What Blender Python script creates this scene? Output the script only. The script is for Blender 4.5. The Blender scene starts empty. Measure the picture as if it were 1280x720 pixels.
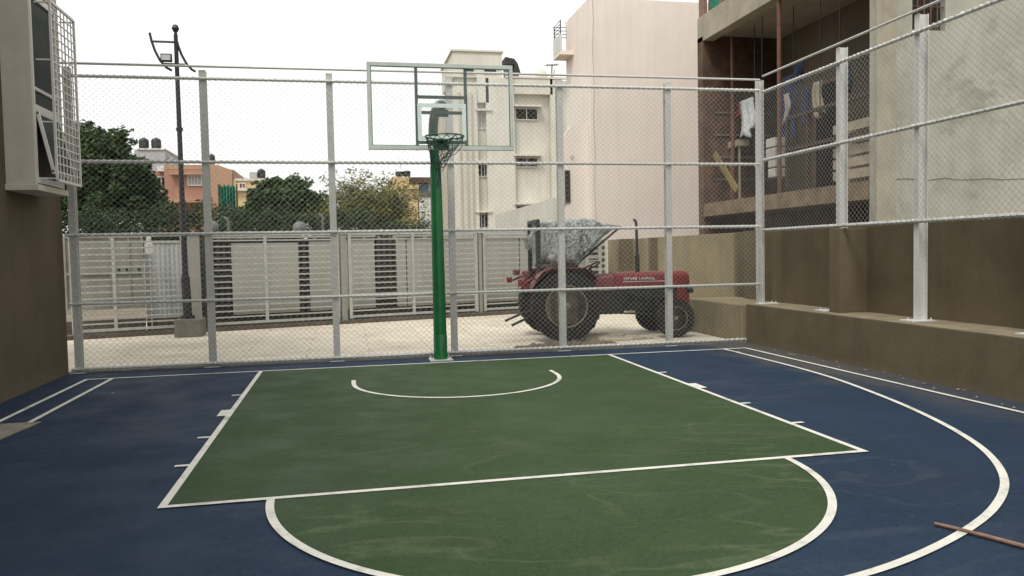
import bpy, math, random
from mathutils import Vector, Matrix, noise
random.seed(7)
D = bpy.data
scene = bpy.context.scene
C = scene.collection
PI = math.pi

# ------------------------------------------------------------------ camera
CAM = Vector((-1.2758, -10.8691, 1.5230))
F = 985.9
RX, RY, RZ = -0.0462, 0.01934, -0.20687
Mc = Matrix.Rotation(RZ, 3, 'Z') @ Matrix.Rotation(RX, 3, 'X') @ Matrix.Rotation(RY, 3, 'Y')
def at(u, v, Y):
    """point of the sight line through a photo pixel at depth plane y = Y (far backdrop buildings are measured this way)"""
    d = Mc @ Vector(((u - 640) / F, 1, -(v - 360) / F))
    return CAM + d * ((Y - CAM.y) / d.y)

cam_d = D.cameras.new('camera'); cam = D.objects.new('camera', cam_d); C.objects.link(cam)
right, fwd, up = Mc.col[0], Mc.col[1], Mc.col[2]
m4 = Matrix.Identity(4)
for i in range(3):
    m4[i][0] = right[i]; m4[i][1] = up[i]; m4[i][2] = -fwd[i]; m4[i][3] = CAM[i]
cam.matrix_world = m4
cam_d.sensor_width = 36; cam_d.lens = F / 1280 * 36
cam_d.clip_start = 0.05; cam_d.clip_end = 2000
scene.camera = cam

# ------------------------------------------------------------------ materials
def ramp_mix(nt, fac, a, b):
    m = nt.nodes.new('ShaderNodeMix'); m.data_type = 'RGBA'
    nt.links.new(fac, m.inputs['Factor'])
    for k, v in (('A', a), ('B', b)):
        s = m.inputs[6 if k == 'A' else 7]
        if isinstance(v, (tuple, list)): s.default_value = (*v[:3], 1)
        else: nt.links.new(v, s)
    return m.outputs[2]
def maprange(nt, val, a, b, c=0., d=1.):
    n = nt.nodes.new('ShaderNodeMapRange'); n.interpolation_type = 'SMOOTHSTEP'
    nt.links.new(val, n.inputs[0])
    for i, x in enumerate((a, b, c, d)): n.inputs[i + 1].default_value = x
    return n.outputs[0]
def math_n(nt, op, a, b=None):
    n = nt.nodes.new('ShaderNodeMath'); n.operation = op
    for i, x in enumerate((a, b)):
        if x is None: continue
        if isinstance(x, (int, float)): n.inputs[i].default_value = x
        else: nt.links.new(x, n.inputs[i])
    return n.outputs[0]
def tex_noise(nt, scale, detail=4, rough=.6, stretch=None, dist=0., off=None):
    tc = nt.nodes.new('ShaderNodeTexCoord'); n = nt.nodes.new('ShaderNodeTexNoise')
    mp = nt.nodes.new('ShaderNodeMapping')
    if stretch: mp.inputs['Scale'].default_value = stretch
    if off: mp.inputs['Location'].default_value = off
    nt.links.new(tc.outputs['Object'], mp.inputs[0]); nt.links.new(mp.outputs[0], n.inputs['Vector'])
    n.inputs['Scale'].default_value = scale; n.inputs['Detail'].default_value = detail
    n.inputs['Roughness'].default_value = rough; n.inputs['Distortion'].default_value = dist
    return n.outputs[0]
def new_mat(name):
    m = D.materials.new(name); m.use_nodes = True
    nt = m.node_tree; return m, nt, nt.nodes['Principled BSDF']
def mat(name, col, rough=.8, metal=0., var=.18, scale=3., bump=.0, bscale=60., streak=0., dirt=None, dirt_amt=.5, spec=.5, fine=0.):
    """col varied by large noise, vertical streaks, dirt patches; optional bump"""
    m, nt, b = new_mat(name)
    n1 = maprange(nt, tex_noise(nt, scale, 5, .65), .3, .7)
    lo = tuple(c * (1 - var) for c in col); hi = tuple(min(1, c * (1 + var)) for c in col)
    c = ramp_mix(nt, n1, lo, hi)
    if streak:
        s = maprange(nt, tex_noise(nt, 5, 4, .6, (1, 1, .06)), .42, .75, 0, streak)
        c = ramp_mix(nt, s, c, tuple(x * .45 for x in col))
    if dirt:
        s = maprange(nt, tex_noise(nt, scale * .6, 6, .7, dist=1.), .5, .68, 0, dirt_amt)
        c = ramp_mix(nt, s, c, dirt)
    if fine:
        s = maprange(nt, tex_noise(nt, 140, 2, .7), .35, .7, 0, fine)
        c = ramp_mix(nt, s, c, tuple(x * .5 for x in col))
    nt.links.new(c, b.inputs['Base Color'])
    b.inputs['Roughness'].default_value = rough; b.inputs['Metallic'].default_value = metal
    b.inputs['Specular IOR Level'].default_value = spec
    if bump:
        bn = nt.nodes.new('ShaderNodeBump'); bn.inputs['Strength'].default_value = bump; bn.inputs['Distance'].default_value = .01
        nt.links.new(tex_noise(nt, bscale, 4, .7), bn.inputs['Height']); nt.links.new(bn.outputs[0], b.inputs['Normal'])
    return m
def court_mat(name, col, swirl, dust=(.19, .19, .15), edge=False):
    m, nt, b = new_mat(name)
    big = maprange(nt, tex_noise(nt, .55, 6, .6, dist=.6), .3, .7)
    c = ramp_mix(nt, big, tuple(x * .86 for x in col), tuple(x * 1.14 for x in col))
    med = maprange(nt, tex_noise(nt, 3.2, 6, .7, (1, 2.2, 1), dist=1.2), .45, .75, 0, .30)
    c = ramp_mix(nt, med, c, tuple(x * 1.45 + .006 for x in col))
    # squeegee swirls: thin contour bands of a stretched noise, masked to patches
    n = tex_noise(nt, .62, 3, .5, (.8, 1.7, 1), dist=1.4)
    band = maprange(nt, math_n(nt, 'ABSOLUTE', math_n(nt, 'SUBTRACT', n, .5)), .0, .035, 1, 0)
    mask = maprange(nt, tex_noise(nt, .45, 3, .5, off=(4, 2, 0)), .42, .60, 0, swirl)
    if not edge:      # the long wet-mop streaks are strongest in the free throw half circle
        tc = nt.nodes.new('ShaderNodeTexCoord'); sy = nt.nodes.new('ShaderNodeSeparateXYZ'); nt.links.new(tc.outputs['Object'], sy.inputs[0])
        mask = math_n(nt, 'MULTIPLY', mask, maprange(nt, sy.outputs[1], -6.6, -4.2, 1.7, .75))
    wisp = maprange(nt, tex_noise(nt, 9, 5, .7), .3, .7, .3, 1)
    c = ramp_mix(nt, math_n(nt, 'MULTIPLY', math_n(nt, 'MULTIPLY', band, mask), wisp), c, dust)
    # little scuffs
    sc = maprange(nt, tex_noise(nt, 2.3, 8, .75, (1, 3.5, 1), dist=2.5, off=(9, 1, 0)), .63, .74, 0, .35)
    c = ramp_mix(nt, sc, c, dust)
    sp = maprange(nt, tex_noise(nt, 11, 2, .5, off=(3, 7, 0)), .74, .78, 0, .5)
    c = ramp_mix(nt, sp, c, tuple(x * 1.6 for x in dust))
    if edge:      # brown dust washed along the right-hand wall
        tc = nt.nodes.new('ShaderNodeTexCoord'); sx = nt.nodes.new('ShaderNodeSeparateXYZ'); nt.links.new(tc.outputs['Object'], sx.inputs[0])
        e = maprange(nt, math_n(nt, 'ADD', sx.outputs[0], math_n(nt, 'MULTIPLY', tex_noise(nt, 1.1, 5, .65), 1.6)), 4.55, 5.3, 0, .9)
        far = maprange(nt, math_n(nt, 'ADD', sx.outputs[1], math_n(nt, 'MULTIPLY', tex_noise(nt, .9, 5, .7, off=(5, 0, 0)), 2.)), -4.5, -.5, 0.35, 1)
        c = ramp_mix(nt, math_n(nt, 'MULTIPLY', e, far), c, (.105, .093, .07))
    g2 = maprange(nt, tex_noise(nt, 42, 4, .8, off=(1, 1, 0)), .47, .66, 0, .5)
    c = ramp_mix(nt, g2, c, tuple(x * 1.7 + .01 for x in col))
    g3 = maprange(nt, tex_noise(nt, 24, 4, .8, dist=1., off=(7, 3, 0)), .52, .63, 0, .5)
    # fine dry scratches and grit, denser in irregular patches
    pt = maprange(nt, tex_noise(nt, .8, 4, .6, off=(2, 9, 0)), .42, .62)
    scr = maprange(nt, tex_noise(nt, 16, 9, .85, (1, .35, 1), dist=.8, off=(1, 5, 0)), .60, .68, 0, .55)
    c = ramp_mix(nt, math_n(nt, 'MULTIPLY', scr, pt), c, dust)
    c = ramp_mix(nt, g3, c, tuple(x * .6 for x in col))
    grain = maprange(nt, tex_noise(nt, 200, 2, .7), .3, .7, 0, .45)
    c = ramp_mix(nt, grain, c, tuple(x * .55 for x in col))
    nt.links.new(c, b.inputs['Base Color'])
    rr = maprange(nt, tex_noise(nt, 1.5, 4, .6), .3, .7, .62, .85)
    nt.links.new(rr, b.inputs['Roughness']); b.inputs['Specular IOR Level'].default_value = .18
    bn = nt.nodes.new('ShaderNodeBump'); bn.inputs['Strength'].default_value = .6; bn.inputs['Distance'].default_value = .004
    nt.links.new(tex_noise(nt, 190, 3, .7), bn.inputs['Height']); nt.links.new(bn.outputs[0], b.inputs['Normal'])
    return m
def leaf_mat(name, a, bcol, s=1.2):
    m, nt, b = new_mat(name)
    geo = nt.nodes.new('ShaderNodeNewGeometry')
    n = maprange(nt, tex_noise(nt, s, 3, .6), .35, .65)
    mix = math_n(nt, 'ADD', math_n(nt, 'MULTIPLY', n, .6), math_n(nt, 'MULTIPLY', geo.outputs['Random Per Island'], .4))
    nt.links.new(ramp_mix(nt, mix, a, bcol), b.inputs['Base Color'])
    b.inputs['Roughness'].default_value = .6; b.inputs['Specular IOR Level'].default_value = .3
    return m
def glass_mat(name, col, rough=.05, alpha=.12):
    m, nt, b = new_mat(name)
    out = nt.nodes['Material Output']
    tr = nt.nodes.new('ShaderNodeBsdfTransparent'); tr.inputs[0].default_value = (*col, 1)
    gl = nt.nodes.new('ShaderNodeBsdfGlossy'); gl.inputs['Roughness'].default_value = rough
    df = nt.nodes.new('ShaderNodeBsdfDiffuse'); df.inputs[0].default_value = (.64, .65, .63, 1)
    fr = nt.nodes.new('ShaderNodeFresnel'); fr.inputs[0].default_value = 1.45
    m1 = nt.nodes.new('ShaderNodeMixShader'); m2 = nt.nodes.new('ShaderNodeMixShader')
    nt.links.new(fr.outputs[0], m1.inputs[0]); nt.links.new(tr.outputs[0], m1.inputs[1]); nt.links.new(gl.outputs[0], m1.inputs[2])
    m2.inputs[0].default_value = alpha
    nt.links.new(m1.outputs[0], m2.inputs[1]); nt.links.new(df.outputs[0], m2.inputs[2]); nt.links.new(m2.outputs[0], out.inputs[0])
    return m

def foot_dirt(m, z0, z1, col, amt=.6, sc=2.5):
    # rain-splashed soil band along the foot of a wall, ragged upper edge
    nt = m.node_tree; b = nt.nodes['Principled BSDF']; src = b.inputs['Base Color'].links[0].from_socket
    geo = nt.nodes.new('ShaderNodeNewGeometry'); sx = nt.nodes.new('ShaderNodeSeparateXYZ'); nt.links.new(geo.outputs['Position'], sx.inputs[0])
    h = math_n(nt, 'SUBTRACT', sx.outputs[2], math_n(nt, 'MULTIPLY', tex_noise(nt, sc, 6, .75), (z1 - z0) * 1.6))
    nt.links.new(ramp_mix(nt, maprange(nt, h, z0 - (z1 - z0) * .8, z1 - (z1 - z0) * .8, amt, 0), src, col), b.inputs['Base Color'])
M = {}
M['blue'] = court_mat('court_blue', (.0138, .030, .058), .32, (.085, .10, .115), edge=True)
M['green'] = court_mat('court_green', (.035, .064, .025), .42, (.12, .15, .08))
M['line'] = mat('line_paint', (.66, .65, .58), .6, var=.09, scale=5, fine=.25, dirt=(.22, .23, .20), dirt_amt=.6)
M['earth'] = mat('dry_earth', (.16, .13, .09), .95, var=.3, scale=.4, bump=.5, bscale=8)
M['galv'] = mat('galvanised_steel', (.55, .55, .515), .5, metal=.2, var=.14, scale=30, fine=.15, dirt=(.33, .34, .32), dirt_amt=.25)
M['galv_side'] = mat('galvanised_post_steel', (.62, .625, .595), .5, metal=.2, var=.08, scale=30, fine=.1)
M['gate_paint'] = mat('gate_silver_paint', (.43, .43, .395), .5, metal=.1, var=.12, scale=9, dirt=(.25, .22, .18), dirt_amt=.3)
M['wire'] = mat('galvanised_wire', (.33, .335, .315), .5, metal=.25, var=.12, scale=9)
M['wrap'] = mat('mesh_end_wire', (.68, .685, .66), .5, metal=.3, var=.3, scale=30)
M['plate'] = mat('steel_plate', (.62, .63, .61), .5, metal=.2, var=.15, scale=20)
M['green_paint'] = mat('green_gloss_paint', (.008, .11, .032), .32, var=.18, scale=4, dirt=(.02, .10, .05), dirt_amt=.4)
M['bracket_paint'] = mat('green_bracket_paint', (.03, .12, .07), .4, var=.2, scale=5)
M['board_frame'] = mat('board_frame_paint', (.47, .51, .465), .4, metal=.2, var=.08, scale=6)
M['square'] = mat('target_square_tape', (.62, .72, .66), .5, var=.05, scale=6)
M['board_glass'] = glass_mat('backboard_glass', (.985, .99, .983), .03, .012)
M['net'] = mat('net_cord', (.02, .055, .04), .8, var=.4, scale=30)
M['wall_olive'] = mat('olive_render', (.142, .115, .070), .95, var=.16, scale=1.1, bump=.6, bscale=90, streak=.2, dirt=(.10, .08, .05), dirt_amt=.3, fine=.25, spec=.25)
M['wall_brown'] = mat('brown_render', (.105, .080, .049), .95, var=.13, scale=1.4, bump=.5, bscale=90, streak=.18, fine=.22, spec=.25)
foot_dirt(M['wall_olive'], 0, .12, (.17, .14, .09), .4, 5)
M['ledge_top'] = mat('sky_lit_ledge', (.20, .165, .105), .95, var=.2, scale=4, bump=.4, bscale=50, dirt=(.14, .11, .07), dirt_amt=.5)  # lighter olive; overcast sky light on the ledge top is put into the colour
M['wall_tan'] = mat('tan_render', (.235, .195, .11), .95, var=.14, scale=1.5, bump=.4, bscale=70, streak=.3, dirt=(.16, .13, .08), dirt_amt=.4)
foot_dirt(M['wall_brown'], 0, .25, (.14, .115, .08), .5, 4)
M['bay'] = mat('bay_plaster', (.50, .46, .385), .85, var=.06, scale=3, bump=.15, bscale=120, streak=.12)
M['white_frame'] = mat('white_frame_paint', (.58, .565, .52), .45, var=.06, scale=8, dirt=(.45, .43, .38), dirt_amt=.2)
M['window_glass'] = mat('dark_window_glass', (.02, .028, .024), .45, var=.3, scale=2, spec=.08)
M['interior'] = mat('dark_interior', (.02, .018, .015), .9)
M['cover_concrete'] = mat('rough_concrete', (.22, .195, .155), .95, var=.25, scale=6, bump=.6, bscale=30, dirt=(.10, .085, .065), dirt_amt=.6)
M['drain'] = mat('rusty_grating', (.05, .03, .022), .8, var=.4, scale=20)
M['paving'] = mat('pale_paving', (.60, .545, .44), .9, var=.10, scale=1.6, bump=.5, bscale=25, dirt=(.42, .36, .27), dirt_amt=.5)
M['pink'] = mat('pink_plaster', (.78, .70, .625), .9, var=.045, scale=.5, bump=.1, bscale=20, streak=.12, spec=.2)
M['cream'] = mat('cream_plaster', (.62, .59, .51), .9, var=.07, scale=.5, streak=.2, dirt=(.45, .42, .35), dirt_amt=.3)
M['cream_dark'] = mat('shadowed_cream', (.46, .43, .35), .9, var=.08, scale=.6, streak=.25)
M['gate_sheet'] = mat('cream_sheet', (.385, .375, .33), .7, var=.06, scale=1.2, streak=.25, dirt=(.36, .34, .29), dirt_amt=.4)
M['white_sheet'] = mat('bluish_white_sheet', (.44, .47, .46), .6, var=.08, scale=2, streak=.3)
M['sheet_grey'] = mat('grey_steel_sheet', (.30, .29, .25), .6, metal=.1, var=.12, scale=3, streak=.3, dirt=(.25, .22, .17), dirt_amt=.3)
M['dark_stone'] = mat('dark_cladding', (.032, .028, .022), .8, var=.5, scale=9, bump=.5, bscale=20)
M['plinth'] = mat('brown_plinth', (.10, .08, .06), .95, var=.25, scale=4)
M['conc'] = mat('grey_concrete', (.17, .155, .125), .95, var=.2, scale=3, bump=.5, bscale=40, streak=.3)
M['black_metal'] = mat('black_painted_metal', (.016, .016, .017), .5, var=.3, scale=6)
M['lens'] = mat('lamp_lens', (.45, .50, .46), .2, var=.1)
M['hood_red'] = mat('tractor_red', (.155, .013, .014), .42, var=.2, scale=4, dirt=(.12, .045, .035), dirt_amt=.45)
M['red_dark'] = mat('faded_red', (.135, .02, .022), .5, var=.25, scale=6, dirt=(.12, .06, .05), dirt_amt=.5)
M['tyre'] = mat('tyre_rubber', (.017, .015, .013), .9, var=.3, scale=8, dirt=(.05, .04, .03), dirt_amt=.4)
M['rim'] = mat('dusty_rim', (.20, .165, .11), .8, var=.3, scale=8, dirt=(.08, .06, .04), dirt_amt=.5)
M['engine'] = mat('greasy_engine', (.012, .011, .010), .6, var=.5, scale=9, dirt=(.04, .03, .022), dirt_amt=.4)
M['badge'] = mat('silver_badge', (.55, .53, .50), .4, metal=.2)
M['lamp_pink'] = mat('tail_lamp_lens', (.6, .28, .27), .3)
M['cladding_red'] = mat('brick_red', (.2, .06, .04), .9)
M['tarp'] = None
M['orange'] = mat('terracotta_plaster', (.36, .19, .13), .9, var=.12, scale=.6, streak=.2)
M['orange_light'] = mat('peach_plaster', (.40, .25, .16), .9, var=.1, scale=.6, streak=.2)
M['yellow'] = mat('ochre_plaster', (.60, .46, .24), .9, dirt=(.34, .22, .10), dirt_amt=.5, var=.16, scale=.6, streak=.25)
M['grey_block'] = mat('grey_plaster', (.40, .40, .40), .9, var=.08, scale=.6, streak=.2)
M['white_wall'] = mat('white_plaster', (.62, .62, .59), .9, var=.06, scale=.6, streak=.2)
foot_dirt(M['gate_sheet'], .2, .5, (.2, .17, .12), .5, 4)
M['tank'] = mat('black_tank_plastic', (.018, .018, .02), .45, var=.2)
M['green_sheet'] = mat('green_shade_net', (.02, .17, .11), .8, var=.3, scale=1.5)
M['sky_glass'] = mat('blue_glass', (.12, .27, .38), .1, var=.3, scale=1)
M['bark'] = mat('bark', (.075, .055, .04), .95, var=.3, scale=6, bump=.6, bscale=20)
M['leaf_dark'] = leaf_mat('dark_leaves', (.013, .030, .008), (.055, .10, .026), .9)
M['leaf_mid'] = leaf_mat('green_leaves', (.015, .034, .010), (.062, .11, .03), 1.)
M['leaf_dry'] = leaf_mat('sparse_leaves', (.07, .085, .015), (.20, .20, .04), 1.2)
M['hedge'] = leaf_mat('hedge_leaves', (.010, .023, .008), (.038, .065, .02), 1.)
M['plaster'] = mat('stained_plaster', (.38, .365, .305), .95, var=.15, scale=.8, bump=.3, bscale=25, streak=.15, dirt=(.20, .195, .145), dirt_amt=.75)
M['taupe'] = mat('taupe_render', (.15, .12, .09), .95, var=.12, scale=1.2, streak=.2)
M['ceiling'] = mat('cast_concrete', (.33, .29, .24), .95, var=.12, scale=1.5)
M['beam'] = mat('beam_concrete', (.33, .30, .23), .95, var=.14, scale=2, streak=.25)
M['brick'] = mat('rough_brickwork', (.10, .058, .038), .95, var=.35, scale=3, bump=.5, bscale=14, dirt=(.05, .035, .03), dirt_amt=.6)
M['slab_edge'] = mat('slab_edge', (.17, .125, .075), .95, var=.3, scale=4)
M['block_pale'] = mat('dusty_white_block', (.40, .37, .34), .95, var=.15, scale=5)
M['block'] = mat('pale_block', (.34, .29, .22), .95, var=.15, scale=4)
M['rail_brown'] = mat('brown_rail_paint', (.05, .03, .022), .8, var=.3, scale=9)
M['rust'] = mat('rusty_steel', (.12, .055, .033), .8, var=.3, scale=9)
M['cloth_white'] = mat('white_cloth', (.52, .55, .56), .9, var=.2, scale=20)
M['cloth_red'] = mat('red_cloth', (.30, .03, .06), .9)
M['cloth_blue'] = mat('blue_cloth', (.03, .045, .085), .9, var=.3, scale=8)
M['cloth_navy'] = mat('navy_cloth', (.03, .04, .08), .9, var=.3, scale=8)
M['plank_yellow'] = mat('yellow_plank', (.17, .13, .045), .8, var=.2, scale=5)
M['wood'] = mat('bare_wood', (.21, .125, .085), .7, var=.3, scale=12)
M['dish'] = mat('dish_metal', (.13, .135, .13), .6, var=.15)
M['rubble'] = mat('pale_rubble', (.42, .36, .28), .95, var=.3, scale=9)

def tarp_material():
    m, nt, b = new_mat('crumpled_plastic_sheet')
    n = maprange(nt, tex_noise(nt, 9, 6, .75, dist=2.5), .38, .62)
    c = ramp_mix(nt, n, (.10, .11, .10), (.55, .59, .55))
    s = maprange(nt, tex_noise(nt, 3.5, 5, .7, off=(2, 2, 2)), .50, .66, 0, .8)
    c = ramp_mix(nt, s, c, (.05, .055, .05))
    nt.links.new(c, b.inputs['Base Color']); b.inputs['Roughness'].default_value = .35
    bn = nt.nodes.new('ShaderNodeBump'); bn.inputs['Strength'].default_value = 1; bn.inputs['Distance'].default_value = .03
    nt.links.new(tex_noise(nt, 13, 5, .7, dist=2), bn.inputs['Height']); nt.links.new(bn.outputs[0], b.inputs['Normal'])
    return m
M['tarp'] = tarp_material()

# corrugation / paver joints baked as procedural detail
def paving_detail():
    m = M['paving']; nt = m.node_tree; b = nt.nodes['Principled BSDF']
    src = b.inputs['Base Color'].links[0].from_socket
    tc = nt.nodes.new('ShaderNodeTexCoord'); br = nt.nodes.new('ShaderNodeTexBrick')
    br.inputs['Scale'].default_value = 1; br.inputs['Brick Width'].default_value = 1.9; br.inputs['Row Height'].default_value = .42
    br.inputs['Mortar Size'].default_value = .014; br.inputs['Color1'].default_value = (1, 1, 1, 1); br.inputs['Color2'].default_value = (.86, .85, .83, 1)
    br.inputs['Mortar'].default_value = (.62, .58, .52, 1)
    nt.links.new(tc.outputs['Object'], br.inputs['Vector'])
    mx = nt.nodes.new('ShaderNodeMix'); mx.data_type = 'RGBA'; mx.blend_type = 'MULTIPLY'; mx.inputs['Factor'].default_value = .8
    nt.links.new(src, mx.inputs[6]); nt.links.new(br.outputs['Color'], mx.inputs[7]); nt.links.new(mx.outputs[2], b.inputs['Base Color'])
paving_detail()

# ------------------------------------------------------------------ mesh helpers
class MB:
    def __init__(s): s.v = []; s.f = []
    def add(s, vs, fs):
        o = len(s.v); s.v += [Vector(p) for p in vs]; s.f += [tuple(i + o for i in f) for f in fs]; return s
    def box(s, x0, x1, y0, y1, z0, z1):
        vs = [(x, y, z) for z in (z0, z1) for y in (y0, y1) for x in (x0, x1)]
        return s.add(vs, [(0, 2, 3, 1), (4, 5, 7, 6), (0, 1, 5, 4), (2, 6, 7, 3), (0, 4, 6, 2), (1, 3, 7, 5)])
    def bar(s, a, b, w, h, upv=(0, 0, 1)):
        a = Vector(a); b = Vector(b); d = (b - a).normalized(); u = Vector(upv)
        if abs(d.dot(u)) > .98: u = Vector((0, 1, 0))
        r = d.cross(u).normalized(); u = r.cross(d)
        vs = [p + r * i * w / 2 + u * j * h / 2 for p in (a, b) for i, j in ((-1, -1), (1, -1), (1, 1), (-1, 1))]
        return s.add(vs, [(0, 1, 2, 3), (7, 6, 5, 4), (0, 4, 5, 1), (1, 5, 6, 2), (2, 6, 7, 3), (3, 7, 4, 0)])
    def tube(s, pts, r, n=8, cap=True, closed=False):
        pts = [Vector(p) for p in pts]; k = len(pts)
        rs = r if isinstance(r, (list, tuple)) else [r] * k
        vs = []; u = None
        for i, p in enumerate(pts):
            if closed: d = pts[(i + 1) % k] - pts[i - 1]
            else: d = pts[min(i + 1, k - 1)] - pts[max(i - 1, 0)]
            d = d.normalized() if d.length > 1e-9 else Vector((0, 0, 1))
            if u is None:
                u = d.cross(Vector((0, 0, 1)))
                if u.length < .05: u = d.cross(Vector((1, 0, 0)))
            u = (u - d * u.dot(d)).normalized(); w = d.cross(u)
            for j in range(n):
                a = 2 * PI * j / n; vs.append(p + (u * math.cos(a) + w * math.sin(a)) * rs[i])
        fs = []
        for i in range(k if closed else k - 1):
            for j in range(n):
                i2 = (i + 1) % k
                fs.append((i * n + j, i * n + (j + 1) % n, i2 * n + (j + 1) % n, i2 * n + j))
        if cap and not closed: fs += [tuple(range(n))[::-1], tuple((k - 1) * n + j for j in range(n))]
        return s.add(vs, fs)
    def lathe(s, c, axis, prof, n=24):
        """prof = [(r, h)] about axis vector from c"""
        c = Vector(c); ax = Vector(axis).normalized(); u = ax.cross(Vector((0, 0, 1)))
        if u.length < .1: u = Vector((1, 0, 0))
        u.normalize(); w = ax.cross(u); vs = []; fs = []
        for r, h in prof:
            for j in range(n):
                a = 2 * PI * j / n; vs.append(c + ax * h + (u * math.cos(a) + w * math.sin(a)) * r)
        for i in range(len(prof) - 1):
            for j in range(n): fs.append((i * n + j, i * n + (j + 1) % n, (i + 1) * n + (j + 1) % n, (i + 1) * n + j))
        fs += [tuple(range(n))[::-1], tuple((len(prof) - 1) * n + j for j in range(n))]
        return s.add(vs, fs)
    def prism(s, poly, a, b, plane='xz'):
        """polygon extruded: plane xz -> along y from a to b; yz -> along x; xy -> along z"""
        def P(p, t): return {'xz': (p[0], t, p[1]), 'yz': (t, p[0], p[1]), 'xy': (p[0], p[1], t)}[plane]
        n = len(poly); vs = [P(p, a) for p in poly] + [P(p, b) for p in poly]
        fs = [tuple(range(n)), tuple(range(2 * n - 1, n - 1, -1))] + [(i, i + n, (i + 1) % n + n, (i + 1) % n) for i in range(n)]
        return s.add(vs, fs)
    def sheet(s, poly, z): return s.add([(x, y, z) for x, y in poly], [tuple(range(len(poly)))])
    def build(s, name, m, parent=None, smooth=False, bevel=0, local=False, fixn=True):
        me = D.meshes.new(name); o = D.objects.new(name, me); C.objects.link(o)
        off = Vector((0, 0, 0))
        if parent is not None:
            o.parent = parent
            if not local:
                q = parent
                while q: off += q.location; q = q.parent
        me.from_pydata([tuple(p - off) for p in s.v], [], s.f); me.update()
        if fixn:
            import bmesh
            bm = bmesh.new(); bm.from_mesh(me); bmesh.ops.recalc_face_normals(bm, faces=bm.faces); bm.to_mesh(me); bm.free()
        if smooth:
            me.shade_smooth()
            try: me.set_sharp_from_angle(angle=math.radians(40))
            except Exception: pass
        me.materials.append(M[m] if isinstance(m, str) else m)
        if bevel:
            bv = o.modifiers.new('bevel', 'BEVEL'); bv.width = bevel; bv.segments = 2; bv.limit_method = 'ANGLE'
        return o
def tag(o, label=None, cat=None, group=None, kind=None):
    if label: o['label'] = label
    if cat: o['category'] = cat
    if group: o['group'] = group
    if kind: o['kind'] = kind
    return o
def empty(name, loc, label=None, cat=None, group=None, rz=0.):
    o = D.objects.new(name, None); C.objects.link(o); o.location = loc; o.rotation_euler = (0, 0, rz)
    return tag(o, label, cat, group)
def copy_tree(o, parent=None):
    c = o.copy(); C.objects.link(c)
    if parent: c.parent = parent
    for ch in list(o.children): copy_tree(ch, c)
    return c
def arc(cx, cy, r, a0, a1, n, rx=None):
    return [(cx + (rx or r) * math.cos(math.radians(a0 + (a1 - a0) * i / n)), cy + r * math.sin(math.radians(a0 + (a1 - a0) * i / n))) for i in range(n + 1)]
def strip(mb, pts, w, z):
    """flat painted line of width w following pts"""
    pts = [Vector((p[0], p[1], 0)) for p in pts]; L = []; R = []
    for i, p in enumerate(pts):
        d = (pts[min(i + 1, len(pts) - 1)] - pts[max(i - 1, 0)]).normalized(); n = Vector((-d.y, d.x, 0)) * w / 2
        L.append(p + n); R.append(p - n)
    for i in range(len(pts) - 1):
        mb.add([(q.x, q.y, z) for q in (R[i], R[i + 1], L[i + 1], L[i])], [(0, 1, 2, 3)])

# ------------------------------------------------------------------ ground, court
S = 'structure'
tag(MB().sheet([(-400, -200), (400, -200), (400, 600), (-400, 600)], -.012).build('ground', 'earth', fixn=False), kind=S)
tag(MB().sheet([(-14, .66), (5.4, .66), (5.4, 11.2), (-14, 8.6)], -.004).build('pavement', 'paving', fixn=False), kind=S)
court = MB()
court.sheet([(-4.95, -24), (4.96, -24), (4.96, .62), (-4.95, .62)], 0)
tag(court.build('court', 'blue', fixn=False), kind=S)
key = MB().sheet([(-2.41, -5.78), (2.41, -5.78), (2.41, -.02), (-2.41, -.02)], .004)
key.sheet([(p[0], p[1] - 5.782) for p in arc(0, 0, 1.78, 180, 360, 48)], .004)
tag(key.build('court_key', 'green', fixn=False), kind=S)
ln = MB(); Z = .008; W = .05
ln.box  # painted lines are thin sheets
def rect(x0, x1, y0, y1, z=Z): ln.sheet([(x0, y0), (x1, y0), (x1, y1), (x0, y1)], z)
rect(-4.56, 4.58, -.05, 0)                       # baseline
rect(-2.44, -2.44 + W, -5.75, -.05); rect(2.44 - W, 2.44, -5.75, -.05)
rect(-2.44, 2.44, -5.8, -5.75)                   # free throw line
strip(ln, arc(0, -5.8, 1.775, 180, 360, 72), W, Z + .002)
strip(ln, [(-1.225, -1.22)] + arc(0, -1.5, 1.225, 180, 360, 60) + [(1.225, -1.22)], W, Z + .002)
for sx in (-1, 1):
    for y, w, l in ((-1.83, .05, .1), (-2.83, .30, .085), (-3.88, .05, .1), (-4.79, .05, .1)):
        a, b = sorted((sx * 2.44, sx * (2.44 + l))); rect(a, b, y - w / 2, y + w / 2)
# three point line, squashed to fit the narrow court
half = [(4.215, -.05), (4.215, -.8), (4.215, -1.6), (4.19, -2.3), (4.12, -3.0), (3.96, -3.85), (3.78, -4.6), (3.52, -5.4), (3.22, -6.05), (2.82, -6.62), (2.35, -7.05), (1.82, -7.38), (1.2, -7.65), (.6, -7.79), (0, -7.83)]
def smooth_path(pts, k=6):
    out = []
    P = [Vector((*p, 0)) for p in pts]; P = [P[0] * 2 - P[1]] + P + [P[-1] + (P[-1] - P[-2])]
    P[-1] = Vector((-pts[-2][0], pts[-2][1], 0))
    for i in range(1, len(P) - 2):
        for j in range(k):
            t = j / k; a, b, c, d = P[i - 1], P[i], P[i + 1], P[i + 2]
            out.append(.5 * ((2 * b) + (c - a) * t + (2 * a - 5 * b + 4 * c - d) * t * t + (3 * b - a - 3 * c + d) * t ** 3))
    out.append(P[-2]); return [(p.x, p.y) for p in out]
hp = smooth_path(half)
strip(ln, hp, W, Z + .001)
strip(ln, [(-4.225, -.05), (-4.225, -2.77)], W, Z + .001)
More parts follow.
